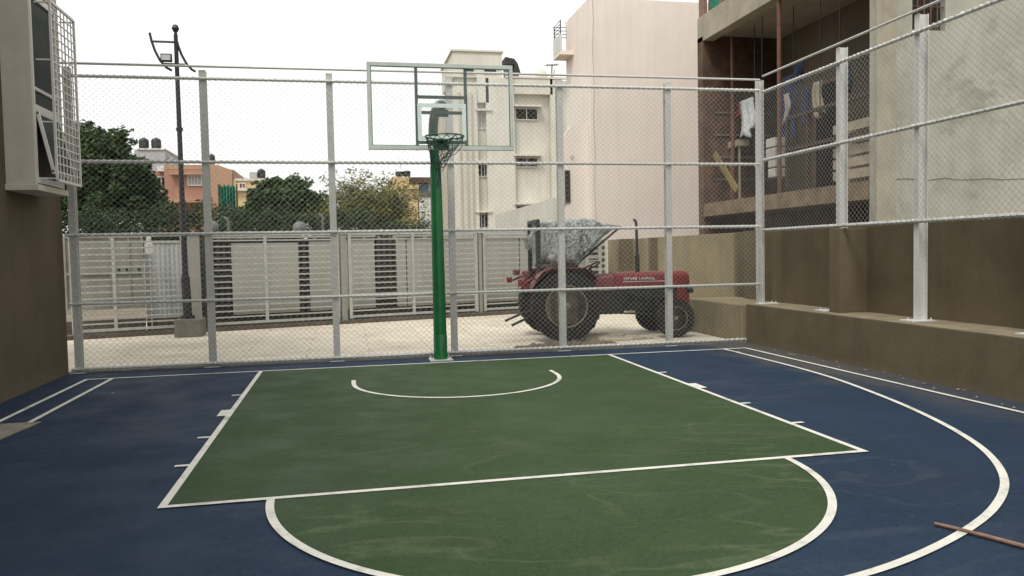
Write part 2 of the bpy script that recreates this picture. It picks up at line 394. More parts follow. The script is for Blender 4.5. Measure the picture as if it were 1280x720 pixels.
strip(ln, [(4.57, -.05), (4.58, -12)], W, Z + .0005)     # side lines
strip(ln, [(-4.535, -.05), (-4.535, -2.77)], W, Z + .0005); strip(ln, [(-4.535, -3.62), (-4.535, -12)], W, Z + .0005)
rect(4.2, 4.27, -.42, -.38, Z + .002)
tag(ln.build('court_markings', 'line', fixn=False), kind=S)
# drain cover patch in the court by the left wall
dr = empty('drain_cover', (-4.55, -3.2, 0), 'rough concrete drain surround with dark grating, beside the brown left wall', 'drain')
d = MB(); d.prism([(-4.95, -3.7), (-4.2, -3.45), (-4.12, -2.76), (-4.95, -2.76)], .001, .014, 'xy'); d.build('surround', 'cover_concrete', dr, bevel=.004)
g = MB(); g.box(-4.93, -4.42, -3.35, -2.86, .0145, .019)
for i in range(9): g.box(-4.92, -4.43, -3.33 + i * .055, -3.305 + i * .055, .0195, .027)
g.build('grating', 'drain', dr)
# the thin wooden stick lying across the arc
a, b = Vector((1.79, -7.235, .014)), Vector((2.25, -8.2, .014))
st = MB().tube([a.lerp(b, t / 8) + Vector((0.004 * math.sin(t * 1.3), 0, .002 * math.sin(t))) for t in range(9)], [.010 + .0008 * i for i in range(9)], 8)
tag(st.build('wooden_stick', 'wood', smooth=True), 'thin brown wooden stick lying across the white curved line', 'stick')

random.seed(31); lf = MB()
for i in range(58):
    if i < 57: x = 4.93 - abs(random.gauss(0, .16)); y = random.uniform(-9, .4)
    else: x = random.uniform(-4.8, 4.8); y = random.uniform(-8, .4)
    a_ = random.uniform(0, 6.3); s_ = random.uniform(.008, .022); zz = .012 + random.uniform(0, .004)
    lf.add([(x + s_ * math.cos(a_ + q) * k, y + s_ * math.sin(a_ + q) * k, zz + h) for q, k, h in ((0, 1.3, .006), (1.6, .6, 0), (3.1, 1.2, .004), (4.7, .6, 0))], [(0, 1, 2, 3)])
tag(lf.build('dry_leaf_litter', 'rubble', fixn=False), 'scattered dry bits and dust crumbs along the foot of the right ledge', 'litter', kind='stuff')
# ------------------------------------------------------------------ left building wall with window bay
lb = empty('left_building', (-4.95, .3, 0), 'tall brown rendered wall with a projecting white window bay and white grille', 'building')
MB().box(-9, -4.95, -22, .64, -.01, 9.5).build('wall', 'wall_brown', lb)
bx0, bx1, by0, by1, bz0, bz1 = -4.95, -4.64, -1.09, -.17, 2.38, 4.72
w = MB()
w.box(bx0 + .001, bx1, by0, by0 + .055, bz0, bz1 + .6)          # near cheek
w.box(bx0 + .001, bx1, by1 - .05, by1, bz0, bz1)                # far cheek
w.box(bx0 + .001, bx1 + .03, by0 - .03, by1 + .03, bz0 - .07, bz0)    # sill slab
w.box(bx0 + .001, bx1, by0 + .055, by1 - .05, bz1 - .16, bz1)   # head
w.box(bx0 + .001, bx0 + .03, by0 + .055, by1 - .05, bz0, bz1 - .16)
w.build('window_bay', 'bay', lb, bevel=.006)
fx = bx1 - .05
fr = MB()
for y in (by0 + .055, by1 - .10): fr.box(fx, fx + .045, y, y + .05, bz0 + .02, bz1 - .2)
for z in (bz0 + .02, 3.22, bz1 - .24): fr.box(fx, fx + .045, by0 + .105, by1 - .10, z, z + .07)
fr.box(fx, fx + .04, by0 + .105, by1 - .1, 3.45, 3.49)
frame = fr.build('window_frame', 'white_frame', lb, bevel=.004)
MB().box(fx + .012, fx + .02, by0 + .105, by1 - .1, 3.29, bz1 - .24).build('pane', 'window_glass', lb)
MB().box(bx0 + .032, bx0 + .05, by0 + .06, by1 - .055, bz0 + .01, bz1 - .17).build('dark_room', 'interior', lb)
sash = MB(); top = Vector((fx + .05, 0, 3.2)); bot = Vector((fx + .19, 0, 2.53))
for t0 in (by0 + .12, by1 - .14): sash.bar(top + Vector((0, t0 + .02, 0)), bot + Vector((0, t0 + .02, 0)), .04, .03)
for p in (top, bot): sash.bar(p + Vector((0, by0 + .12, 0)), p + Vector((0, by1 - .1, 0)), .03, .04)
so = sash.build('open_sash', 'white_frame', lb)
MB().add([top + Vector((0, by0 + .14, 0)), top + Vector((0, by1 - .13, 0)), bot + Vector((0, by1 - .13, 0)), bot + Vector((0, by0 + .14, 0))] +
         [top + Vector((.006, by0 + .14, 0)), top + Vector((.006, by1 - .13, 0)), bot + Vector((.006, by1 - .13, 0)), bot + Vector((.006, by0 + .14, 0))],
         [(0, 1, 2, 3), (7, 6, 5, 4), (0, 4, 5, 1), (2, 6, 7, 3), (0, 3, 7, 4), (1, 5, 6, 2)]).build('sash_pane', 'window_glass', so)
gx = -4.475; gr = MB(); gy0, gy1, gz0, gz1 = -.93, -.12, 2.44, 4.46
for y in (gy0, gy1): gr.box(gx - .012, gx + .012, y - .014, y + .014, gz0, gz1)
for z in (gz0, gz1): gr.box(gx - .012, gx + .012, gy0, gy1, z - .014, z + .014)
for i in range(1, 7): y = gy0 + (gy1 - gy0) * i / 7; gr.box(gx - .006, gx + .005, y - .006, y + .006, gz0, gz1)
for i in range(1, 21): z = gz0 + (gz1 - gz0) * i / 21; gr.box(gx - .005, gx + .007, gy0, gy1, z - .006, z + .006)
for z in (gz0 + .02, 3.1, 3.8, gz1 - .02):
    for y in (gy0, gy1): gr.box(bx1, gx, y - .008, y + .008, z - .008, z + .008)
gr.box(bx1 + .05, bx1 + .062, gy1 - .01, gy1 + .01, gz0, gz1)
gr.build('window_grille', 'white_frame', lb)
MB().box(-9, -4.90, -22, .66, 9.5, 9.65).build('parapet', 'bay', lb)

# ------------------------------------------------------------------ right wall, ledge
rw = empty('boundary_wall', (5.3, 0, 0), 'olive rendered parapet wall with a low ledge in front, on the right of the court', 'wall')
LZ = .612
MB().box(4.96, 5.6, -20, .66, -.01, LZ).build('ledge', 'wall_olive', rw, bevel=.008)
MB().box(4.965, 5.6, -20, .655, LZ + .0005, LZ + .004).build('ledge_top', 'ledge_top', rw)
p = MB(); p.box(5.6, 5.85, -20, .98, -.01, 1.79)
p.build('parapet', 'wall_olive', rw, bevel=.008)
for y in (-1.46, -6.5, -11.5):
    MB().box(5.18, 5.6, y, y + .24, LZ + .004, 1.75).build('pilaster_or_shade_box', 'wall_olive', rw, bevel=.008)
bw = empty('rear_boundary_wall', (6.1, 5, 0), 'tan stepped boundary wall behind the red tractor, below the pink building', 'wall')
b = MB(); b.box(5.85, 6.5, .99, 2.15, -.01, 1.8)
b.box(6.03, 7.2, 3.1, 6.9, -.01, 1.8); b.box(6.60, 7.2, 2.15, 3.1, -.01, 1.8)
b.box(6.18, 7.2, 7.86, 8.5, -.01, 1.8); b.box(6.85, 7.2, 6.9, 7.86, -.01, 1.8)
b.box(5.95, 7.2, 9.4, 11.0, -.01, 1.8); b.box(6.3, 7.2, 8.5, 9.4, -.01, 1.8)
b.build('wall', 'wall_tan', bw, bevel=.01)
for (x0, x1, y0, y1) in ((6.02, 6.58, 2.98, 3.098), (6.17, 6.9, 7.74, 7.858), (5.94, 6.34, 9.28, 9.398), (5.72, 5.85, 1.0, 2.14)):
    MB().box(x0, x1, y0, y1, -.01, 1.805).build('pilaster_or_shade_box', 'wall_olive', bw, bevel=.008)  # dark olive boxes cover the jog faces; the recess shade is put into colour
c = MB(); c.box(4.9, 5.84, .70, 2.75, -.01, .60); c.build('low_wall', 'wall_tan', bw, bevel=.02)

# ------------------------------------------------------------------ fences
DW, DH = .0825, .076
def link_mesh(width, z0, z1, r=.0021):
    """chain link fabric in the local xz plane, wires weave in y"""
    mb = MB(); n = int(round(width / (DW / 2))); sp = width / n
    k = int(round((z1 - z0) / (DH / 2))); hz = (z1 - z0) / k
    for i in range(n):
        c = (i + .5) * sp; pts = []
        for j in range(k + 1):
            s = 1 if (i + j) % 2 else -1
            zz = z0 + j * hz; sag = .006 * noise.noise(Vector((c * 1.3 + z0, zz * 1.1, width)))
            pts.append((c + s * sp * .5 + sag * .8, s * .003 + sag * 1.2, zz + (sag * .9 if 0 < j < k else 0)))
        # one ring per vertex, 3-sided wire
        vs = []; fs = []
        for q in pts:
            for a in (90, 210, 330):
                vs.append((q[0] + r * 1.25 * math.cos(math.radians(a)), q[1] + r * math.sin(math.radians(a)), q[2]))
        for j in range(len(pts) - 1):
            for a in range(3): fs.append((j * 3 + a, j * 3 + (a + 1) % 3, j * 3 + 3 + (a + 1) % 3, j * 3 + 3 + a))
        mb.add(vs, fs)
    return mb
def ibeam(x, y, z0, z1, dx, dy, flange='y', t=.009):
    """H section post; flanges are normal to axis `flange`"""
    mb = MB()
    if flange == 'y':
        mb.box(x - dx / 2, x + dx / 2, y - dy / 2, y - dy / 2 + t, z0, z1); mb.box(x - dx / 2, x + dx / 2, y + dy / 2 - t, y + dy / 2, z0, z1)
        mb.box(x - t / 2, x + t / 2, y - dy / 2 + t, y + dy / 2 - t, z0, z1)
    else:
        mb.box(x - dx / 2, x - dx / 2 + t, y - dy / 2, y + dy / 2, z0, z1); mb.box(x + dx / 2 - t, x + dx / 2, y - dy / 2, y + dy / 2, z0, z1)
        mb.box(x - dx / 2 + t, x + dx / 2 - t, y - t / 2, y + t / 2, z0, z1)
    return mb
def wrap_rail(mb, a, b, r, turns_per_m=12.1, rr=.0062):
    a = Vector(a); b = Vector(b); L = (b - a).length; d = (b - a).normalized(); s = d.cross(Vector((0, 0, 1)))
    n = int(L * turns_per_m); pts = []
    for i in range(n * 6 + 1):
        t = i / 6; an = 2 * PI * t
        pts.append(a + d * (L * i / (n * 6)) + (s * math.cos(an) + Vector((0, 0, 1)) * math.sin(an)) * (r + rr * .7))
    mb.tube(pts, rr, 5)
FY = .65
PX = [-4.83, -3.125, -1.435, .265, 1.93, 3.66, 5.215]
bf = empty('chain_link_fence', (0, FY, 0), 'tall galvanised chain link fence behind the basketball pole, facing the street', 'fence')
for x in PX[:-1]: ibeam(x, FY + .05, .0, 4.08, .092, .09, 'y').build('post', 'galv', bf)
ibeam(5.235, FY + .06, LZ, 4.16, .10, .09, 'x').build('post', 'galv', bf)
for z, r in ((4.12, .017), (3.955, .021), (2.83, .021), (1.85, .021), (.93, .021), (.055, .021)):
    rl = MB(); x1 = 5.2 if z > .7 else 4.94
    rl.tube([(PX[0] - .08, FY - .012, z + (0 if z < 4 else 0)), (x1, FY - .012, z + (.035 if z > 3.9 else 0))], r, 8)
    ro = rl.build('rail', 'galv', bf, smooth=True)
    if z in (3.955, 2.83, 1.85, .055):
        wr = MB()
        wrap_rail(wr, (PX[0], FY - .012, z), (x1, FY - .012, z + (.035 if z > 3.9 else 0)), r)
        wr.build('wire_wrap', 'wrap', ro, smooth=True)
for i in range(6):
    x0, x1 = PX[i] + .001, PX[i + 1] - .001
    if i < 5: lm = link_mesh(x1 - x0, .06, 3.95)
    else:
        lm = link_mesh(x1 - x0, .62, 3.97)
        extra = link_mesh(4.94 - x0, .06, .62); lm.v += [Vector((p.x, p.y, p.z)) for p in []]; lm.add(extra.v, extra.f)
    for q in lm.v: q.x += x0; q.y += FY - .035
    lm.build('chain_link_panel', 'wire', bf, fixn=False)
for x in PX[:-1]:
    MB().box(x - .1, x + .1, FY - .03, FY + .15, -.003, .012).build('base_plate', 'plate', bf)
# thin flat foot kerb under the fence
tag(MB().box(-4.95, 4.95, .6205, .80, -.01, .022).build('kerb', 'conc'), kind=S)

RXF = 5.27
RYP = [-1.3, -2.8, -4.45, -6.15, -7.85]
rf = empty('chain_link_fence', (RXF, -3, LZ), 'galvanised chain link fence standing on the ledge of the olive right wall', 'fence')
for y in RYP:
    z0 = 1.752 if y == -1.3 else LZ + .014
    ibeam(RXF + .05, y, z0, 4.17, .125, .08, 'x').build('post', 'galv_side', rf)
for y in RYP + [.6]:
    yy = y if y != -1.3 else -1.05
    pl = MB().box(RXF - .13 - (.04 if y == .6 else 0), RXF + .16, yy - .13, min(yy + .13, .645), LZ + .0045, LZ + .0165)
    for bxo in (-.09, .12):
        for byo in (-.09, .03): pl.lathe((RXF + bxo, yy + byo, LZ + .0165), (0, 0, 1), [(.013, 0), (.013, .012), (.006, .013), (.006, .03)], 8)
    pl.build('base_plate', 'plate', rf)
for z, r in ((4.205, .018), (3.955, .021), (2.885, .021), (1.785, .021)):
    rl = MB().tube([(RXF - .035, .6, z), (RXF - .035, -9, z)], r, 8); ro = rl.build('rail', 'galv', rf, smooth=True)
    if z < 4.1:
        wr = MB(); wrap_rail(wr, (RXF - .035, .58, z), (RXF - .035, -9, z), r); wr.build('wire_wrap', 'wrap', ro, smooth=True)
ys = [.62] + RYP
for i in range(5):
    y0, y1 = ys[i], ys[i + 1]; lm = link_mesh(y0 - y1 - .02, 1.79, 3.95)
    for q in lm.v: q.x, q.y = RXF - .05 + q.y, y0 - .01 - q.x
    lm.build('chain_link_panel', 'wire', rf, fixn=False)

# ------------------------------------------------------------------ basketball hoop
BY = -1.09; BXC = -.066; BZ0, BZ1 = 2.79, 3.845
bh = empty('basketball_hoop', (.01, .3, 0), 'green basketball pole with clear framed backboard and green rim', 'basketball hoop')
MB().tube([(.01, .3, .01), (.005, .3, 1.6), (0, .3, 2.75)], [.095, .086, .078], 24).build('pole', 'green_paint', bh, smooth=True)
MB().tube([(.01, .3, .0), (.01, .3, .36), (.01, .3, .375)], [.098, .097, .09], 24).build('pole_sleeve', 'green_paint', bh, smooth=True)
bp = MB().box(-.15, .17, .14, .46, .001, .014)
for sx in (-1, 1):
    for sy in (-1, 1): bp.lathe((.01 + sx * .13, .3 + sy * .13, .014), (0, 0, 1), [(.016, 0), (.016, .014), (.007, .015), (.007, .04)], 8)
bp.build('base_plate', 'galv', bh)
arm = []
for i in range(15):
    t = math.radians(90 * i / 14); arm.append((-.03 * math.sin(t) - .02 * math.sin(2 * t), .3 - .66 * (1 - math.cos(t)), 2.75 + .70 * math.sin(t)))
arm += [(-.035, -.60, 3.43), (-.038, -.80, 3.40), (-.04, -.92, 3.37), (-.04, -.97, 3.355), (-.04, -.995, 3.35)]
MB().tube(arm, [.066] * (len(arm) - 3) + [.064, .052, .02], 20).build('arm', 'green_paint', bh, smooth=True)
g = MB().box(BXC - .88, BXC + .88, BY - .006, BY + .006, BZ0 + .02, BZ1 - .02).build('backboard', 'board_glass', bh)
f = MB(); x0, x1 = BXC - .90, BXC + .90
for (a, b, c, d) in ((x0, x1, BZ0, BZ0 + .05), (x0, x1, BZ1 - .05, BZ1), (x0, x0 + .045, BZ0 + .05, BZ1 - .05), (x1 - .045, x1, BZ0 + .05, BZ1 - .05)):
    f.box(a, b, BY - .022, BY + .022, c, d)
f.build('backboard_frame', 'board_frame', bh, bevel=.004)
gk = MB()
for (a, b, c, d) in ((x0 + .045, x1 - .045, BZ0 + .05, BZ0 + .058), (x0 + .045, x1 - .045, BZ1 - .058, BZ1 - .05), (x0 + .045, x0 + .053, BZ0 + .058, BZ1 - .058), (x1 - .053, x1 - .045, BZ0 + .058, BZ1 - .058)): gk.box(a, b, BY - .018, BY - .007, c, d)
gk.build('gasket', 'bracket_paint', bh)
s = MB(); sx0, sx1, sz0, sz1 = BXC - .30, BXC + .30, BZ0 + .12, BZ0 + .57
for (a, b, c, d) in ((sx0, sx1, sz0, sz0 + .05), (sx0, sx1, sz1 - .05, sz1), (sx0, sx0 + .05, sz0 + .05, sz1 - .05), (sx1 - .05, sx1, sz0 + .05, sz1 - .05)):
    s.box(a, b, BY - .010, BY - .0065, c, d)
s.build('target_square', 'square', bh)
k = MB()
for sx in (-1, 1):
    k.box(BXC + sx * .305 - .018, BXC + sx * .305 + .018, BY + .024, BY + .058, BZ0 + .002, BZ1 - .005)
for z in (BZ1 - .40, BZ1 - .59, BZ0 + .10): k.box(BXC - .285, BXC + .285, BY + .024, BY + .056, z - .018, z + .018)
k.box(BXC - .09, BXC + .09, BY + .06, BY + .075, 3.21, 3.30)
k.build('support_bracket', 'bracket_paint', bh)
RCY = BY - .15 - .225; RZc = 2.905; RCX = -.085
rim = MB().tube([(RCX + .228 * math.cos(a * PI / 24), RCY + .228 * math.sin(a * PI / 24), RZc) for a in range(48)], .0095, 8, closed=True)
rim.tube([(RCX - .10, RCY + .205, RZc - .005), (RCX - .09, BY - .03, RZc - .03)], .009, 6); rim.tube([(RCX + .10, RCY + .205, RZc - .005), (RCX + .09, BY - .03, RZc - .03)], .009, 6)
rim.box(RCX - .09, RCX + .09, BY - .045, BY - .024, RZc - .12, RZc + .02); rim.box(RCX - .075, RCX + .075, RCY + .2, BY - .045, RZc - .016, RZc - .008)
rimo = rim.build('rim', 'bracket_paint', bh, smooth=True)
# second, lower bracing loop under the rim (seen hanging from it)
nt_ = MB(); NS = 12; random.seed(5)
def net_pt(i, t):
    a = 2 * PI * i / NS; r = .225 * (1 - t) ** 1.1 + .055 * t
    dx = -.10 * t ** 1.2; dy = .03 * t
    wob = .022 * math.sin(i * 2.1 + t * 9)
    return (RCX + dx + (r + wob * t) * math.cos(a), RCY + dy + (r + wob * t) * math.sin(a), RZc - .01 - .36 * t - .05 * t * math.sin(i * 1.7))
for i in range(NS):
    for dirn in (1, -1):
        nt_.tube([net_pt(i + dirn * (.5 * j), j / 8) for j in range(9)], .0042, 5)
for i in range(7):
    x = RCX - .10 + random.uniform(-.035, .035); y = RCY + .03 + random.uniform(-.03, .03)
    nt_.tube([(x, y, RZc - .30), (x + random.uniform(-.02, .02), y, RZc - .42), (x + random.uniform(-.03, .02), y, RZc - .50 - random.uniform(0, .14))], .005, 5)
nt_.tube([(RCX + .22, RCY, RZc - .01), (RCX + .205, RCY - .02, RZc - .12), (RCX + .12, RCY - .03, RZc - .21), (RCX - .02, RCY, RZc - .26)], .005, 5)
nt_.tube([(RCX + .1, RCY - .2, RZc - .01), (RCX + .03, RCY - .16, RZc - .09), (RCX - .1, RCY - .08, RZc - .13), (RCX - .18, RCY - .05, RZc - .05)], .006, 5)
nt_.build('net', 'net', rimo, smooth=True)

# ------------------------------------------------------------------ street lamp
sl = empty('street_lamp', (-4.28, 5.45, 0), 'black street lamp pole with curved side arms, left of the first fence bay', 'street lamp')
MB().box(-4.53, -4.03, 5.2, 5.7, -.003, .34).build('plinth', 'conc', sl, bevel=.015)
lp = MB().tube([(-4.32, 5.45, .34), (-4.34, 5.45, 1.15), (-4.34, 5.45, 1.17), (-4.345, 5.45, 5.80)], [.085, .08, .055, .038], 14)
lp.tube([(-4.32, 5.45, .34), (-4.32, 5.45, .40)], .13, 14)
for z in (1.17, 2.6, 4.0): lp.tube([(-4.34, 5.45, z - .03), (-4.34, 5.45, z + .03)], .064, 14)
lp.build('pole', 'black_metal', sl, smooth=True)
bl = MB(); bl.lathe((-4.345, 5.45, 5.92), (0, 0, 1), [(.01, -.075), (.045, -.06), (.07, 0), (.045, .06), (.01, .075)], 14); bl.tube([(-4.345, 5.45, 5.78), (-4.345, 5.45, 5.87)], .03, 10)
bl.build('finial', 'black_metal', sl, smooth=True)
for side in (0, 1):
    q = MB()
    if side == 0: pts = [(-4.84, 5.80), (-4.81, 5.64), (-4.755, 5.46), (-4.67, 5.28), (-4.56, 5.15), (-4.47, 5.10)]
    else: pts = [(-4.375, 5.74), (-4.34, 5.58), (-4.28, 5.40), (-4.20, 5.24), (-4.11, 5.13), (-4.04, 5.09)]
    q.tube([(x + .03, 5.45, z + .02) for x, z in pts], .024, 8); q.build('curved_arm', 'black_metal', sl, smooth=True)
for xa, xb, zz in ((-4.79, -4.34, 5.66), (-4.62, -4.20, 5.24)): MB().tube([(xa, 5.45, zz), (xb, 5.45, zz)], .022, 8).build('crossbar', 'black_metal', sl, smooth=True)
fl = MB().box(-4.61, -4.41, 5.32, 5.40, 5.26, 5.41).build('floodlight', 'black_metal', sl, bevel=.01)
MB().box(-4.59, -4.43, 5.312, 5.319, 5.285, 5.385).build('lens', 'lens', fl)

# ------------------------------------------------------------------ steel gates across the forecourt
G0 = Vector((-6.35, 5.65, 0)); G1 = Vector((5.3, 8.72, 0)); gd = (G1 - G0).normalized(); ga = math.atan2(gd.y, gd.x)
def on_gate(u):
    """distance along gate line where the sight line of photo column u crosses it (at eye height)"""
    d = Mc @ Vector(((u - 640) / F, 1, 0)); n = Vector((-gd.y, gd.x, 0)); t = (G0 - CAM).dot(n) / d.dot(n); p = CAM + d * t
    return (p - G0).dot(gd)
def gate_leaf(s0, s1, mids, label):
    root = empty('steel_gate', G0 + gd * s0, label, 'gate', 'steel bar gates along the street side', rz=ga)
    L = s1 - s0; f = MB()
    for x in (0, L - .07): f.box(x, x + .07, -.035, .035, .10, 2.02)
    f.box(.07, L - .07, -.03, .03, 1.96, 2.02); f.box(.07, L - .07, -.03, .03, .12, .17)
    for mx in mids: f.box(mx - s0 - .03, mx - s0 + .03, -.028, .028, .17, 1.96)
    f.build('frame', 'gate_paint', root, local=True)
    b = MB()
    for i in range(14):
        z = .27 + i * .1225
        if z < 1.93: b.box(.07, L - .07, -.012, .012, z - .014, z + .014)
    b.build('bars', 'gate_paint', root, local=True)
    return root
GS = [on_gate(u) for u in (88, 232, 262, 424, 436, 597, 604, 752)]
gate_leaf(GS[0], GS[1], [on_gate(143)], 'leftmost steel bar gate, in front of the grey panelled sheet')
gate_leaf(GS[2], GS[3], [on_gate(333)], 'steel bar gate just right of the street lamp plinth')
gate_leaf(GS[4], GS[5], [on_gate(517)], 'steel bar gate directly behind the green basketball pole')
gate_leaf(GS[6], GS[7], [on_gate(680)], 'steel bar gate partly hidden behind the red tractor')
for u, wd, lab in ((244, .22, 'wide pale gate pillar beside the black street lamp'), (430, .12, 'narrow pale post between the two middle steel gates'), (600.5, .07, 'thin pale gate post left of the red tractor')):
    s = on_gate(u); r = empty('gate_pillar', G0 + gd * s, lab, 'pillar', rz=ga)
    MB().box(-wd / 2, wd / 2, -.06, .12, -.003, 1.98).build('shaft', 'sheet_grey', r, local=True, bevel=.01)
    MB().box(-wd / 2 - .02, wd / 2 + .02, -.08, .14, 1.98, 2.03).build('cap', 'galv', r, local=True)
# rail track / brown plinth under the gates
pr = MB(); n = Vector((-gd.y, gd.x, 0)); a = G0 - gd * 4; b = G1 - gd * .2
pr.add([a - n * .12, b - n * .12, b + n * .2, a + n * .2] + [p + Vector((0, 0, .075)) for p in (a - n * .12, b - n * .12, b + n * .2, a + n * .2)], [(0, 1, 2, 3), (4, 5, 6, 7), (0, 1, 5, 4), (1, 2, 6, 5), (2, 3, 7, 6), (3, 0, 4, 7)])
tag(pr.build('gate_kerb', 'plinth'), kind=S)
# cream compound wall behind the gates with dark clad strips
OFF = .75
def off_gate(u, off=OFF):
    d = Mc @ Vector(((u - 640) / F, 1, 0)); n = Vector((-gd.y, gd.x, 0)); P0 = G0 + n * off; t = (P0 - CAM).dot(n) / d.dot(n)
    return (CAM + d * t - P0).dot(gd)
cw = empty('compound_wall', G0 + Vector((-gd.y, gd.x, 0)) * OFF, 'low cream compound wall with dark stone strips behind the steel gates', 'wall', rz=ga)
s0, s1 = off_gate(252), off_gate(760)
MB().box(s0, s1, .06, .26, .0, 1.9).build('wall', 'dark_stone', cw, local=True)
for u0, u1, z1 in ((291, 375, 1.82), (388, 433, 1.84), (434, 470, 1.86), (497, 509, 1.92), (510, 566, 1.86), (567, 596, 1.86), (607, 650, 1.9), (651, 752, 1.9)):
    MB().box(off_gate(u0), off_gate(u1) - .012, 0, .058, .26, z1).build('panel', 'gate_sheet', cw, local=True, bevel=.006)
for u0, u1 in ((265, 470), (497, 596), (606, 752)):
    MB().box(off_gate(u0), off_gate(u1), -.05, .28, 1.925, 1.965).build('coping', 'gate_sheet', cw, local=True)
for u0, u1 in ((265, 290), (376, 387), (471, 496)):
    sl_ = MB()
    for i in range(12): sl_.box(off_gate(u0) + .02, off_gate(u1) - .02, .03, .058, .30 + i * .13, .385 + i * .13)
    sl_.build('cladding', 'dark_stone', cw, local=True, bevel=.01)
# grey panelled sheet shutter + bluish corrugated sheet
gs = empty('sheet_shutter', G0 + Vector((-gd.y, gd.x, 0)) * .55, 'grey sheet metal shutter in four panels with bolts, at the far left street side', 'shutter', rz=ga)
x0 = off_gate(80, .55); x1 = off_gate(181, .55)
MB().box(x0, x1, .02, .06, .55, 1.98).build('sheet', 'sheet_grey', gs, local=True)
f = MB()
xm = off_gate(141, .55)
for x in (x0, xm - .04, x1 - .05): f.box(x, x + .05, -.015, .02, .52, 2.0)
for z in (.52, 1.22, 1.95): f.box(x0 + .05, x1 - .05, -.01, .019, z, z + .05)
f.box(xm + .3, xm + .33, -.006, .018, .57, 1.95)
f.build('frame', 'sheet_grey', gs, local=True)
for i, x in enumerate((xm + .1, xm + .24, x1 - .12)): MB().box(x, x + .05, -.04, -.012, 1.28, 1.33).build('bolt', 'black_metal', gs, local=True)
MB().box(x0, x1, .03, .10, .0, .3).build('plinth', 'plinth', gs, local=True)
wsn = empty('corrugated_sheet', G0 + Vector((-gd.y, gd.x, 0)) * .7, 'bluish white corrugated sheet hoarding between grey shutter and street lamp', 'hoarding', rz=ga)
x0 = off_gate(182, .7); x1 = off_gate(240, .7); nseg = 40
vs = []; fs = []
for i in range(nseg + 1):
    x = x0 + (x1 - x0) * i / nseg; y = .006 * (1 if (i // 2) % 2 else -1)
    vs += [(x, y, .30), (x, y, 1.84)]
for i in range(nseg): fs.append((2 * i, 2 * i + 2, 2 * i + 3, 2 * i + 1))
so = MB().add(vs, fs).build('sheet', 'white_sheet', wsn, local=True, fixn=False); so.modifiers.new('solid', 'SOLIDIFY').thickness = .003
MB().box(x0, x1, -.02, .03, 1.845, 1.875).build('top_rail', 'galv', wsn, local=True)
MB().box(x0, x1, -.03, .07, .0, .28).build('kerb', 'plinth', wsn, local=True)
mb_ = empty('meter_box', G0 + gd * (on_gate(183)) + Vector((0, .35, 1.62)), 'small white meter box high beside the corrugated sheet', 'meter box', rz=ga)
MB().box(-.07, .07, -.04, .06, 0, .22).build('case', 'white_frame', mb_, local=True, bevel=.01); MB().box(-.045, .045, -.03, .05, .22, .34).build('lid', 'white_frame', mb_, local=True, bevel=.01)
MB().box(-.012, .012, -.02, .02, -1.62, 0).build('conduit', 'galv', mb_, local=True)
# bent pipes and dishes behind the wall
for u, v in ((285, 272), (403, 268)):
    p = at(u, v, 8.6); q = MB().tube([(p.x, 8.6, -.01), (p.x, 8.6, p.z - .08), (p.x - .03, 8.6, p.z - .02), (p.x - .10, 8.6, p.z)], .035, 8).build('vent_pipe', 'dish', smooth=True)
    tag(q, 'pale bent pipe rising behind the wall, ' + ('beside the green netting' if u < 300 else 'right of the satellite dish'), 'pipe')
for u, v, lab in ((375, 285, 'grey satellite dish above the cream wall, in front of the bushy tree'), (264, 284, 'grey satellite dish above the wall, behind the second fence post')):
    p = at(u, v, 9.2); r = empty('satellite_dish', (p.x, 9.2, 0), lab, 'satellite dish')
    vs = MB().lathe(p, (.1, -1, .25), [(.02, .05), (.08, .04), (.14, .015), (.175, -.02), (.17, -.03), (.13, -.01), (.02, .03)], 20); vs.build('dish', 'dish', r, smooth=True)
    MB().tube([(p.x, 9.2, -.01), (p.x, 9.23, p.z)], .03, 8).build('mast', 'dish', r); MB().tube([p, p + Vector((.02, -.18, .02))], .008, 6).build('feed_arm', 'dish', r)
# louvred stair screen between gate and stepped wall
ss = empty('louvre_screen', (5.55, 8.9, 0), 'cream louvred screen left of the tan stepped wall', 'screen')
pp0 = at(733, 320, 8.9).x; pp1 = at(757, 320, 8.9).x
b = MB(); b.box(pp0, pp0 + .06, 8.88, 8.98, -.003, 1.95); b.box(pp1 - .02, pp1 + .06, 8.88, 8.98, -.003, 1.95); b.build('frame', 'cream', ss)
b = MB()
for i in range(9): b.box(pp0 + .06, pp1 - .02, 8.89, 8.95, .5 + i * .16, .57 + i * .16)
b.build('slats', 'cream', ss)
MB().box(pp0 + .06, pp1 - .02, 8.96, 8.99, .0, 1.9).build('backing', 'taupe', ss)

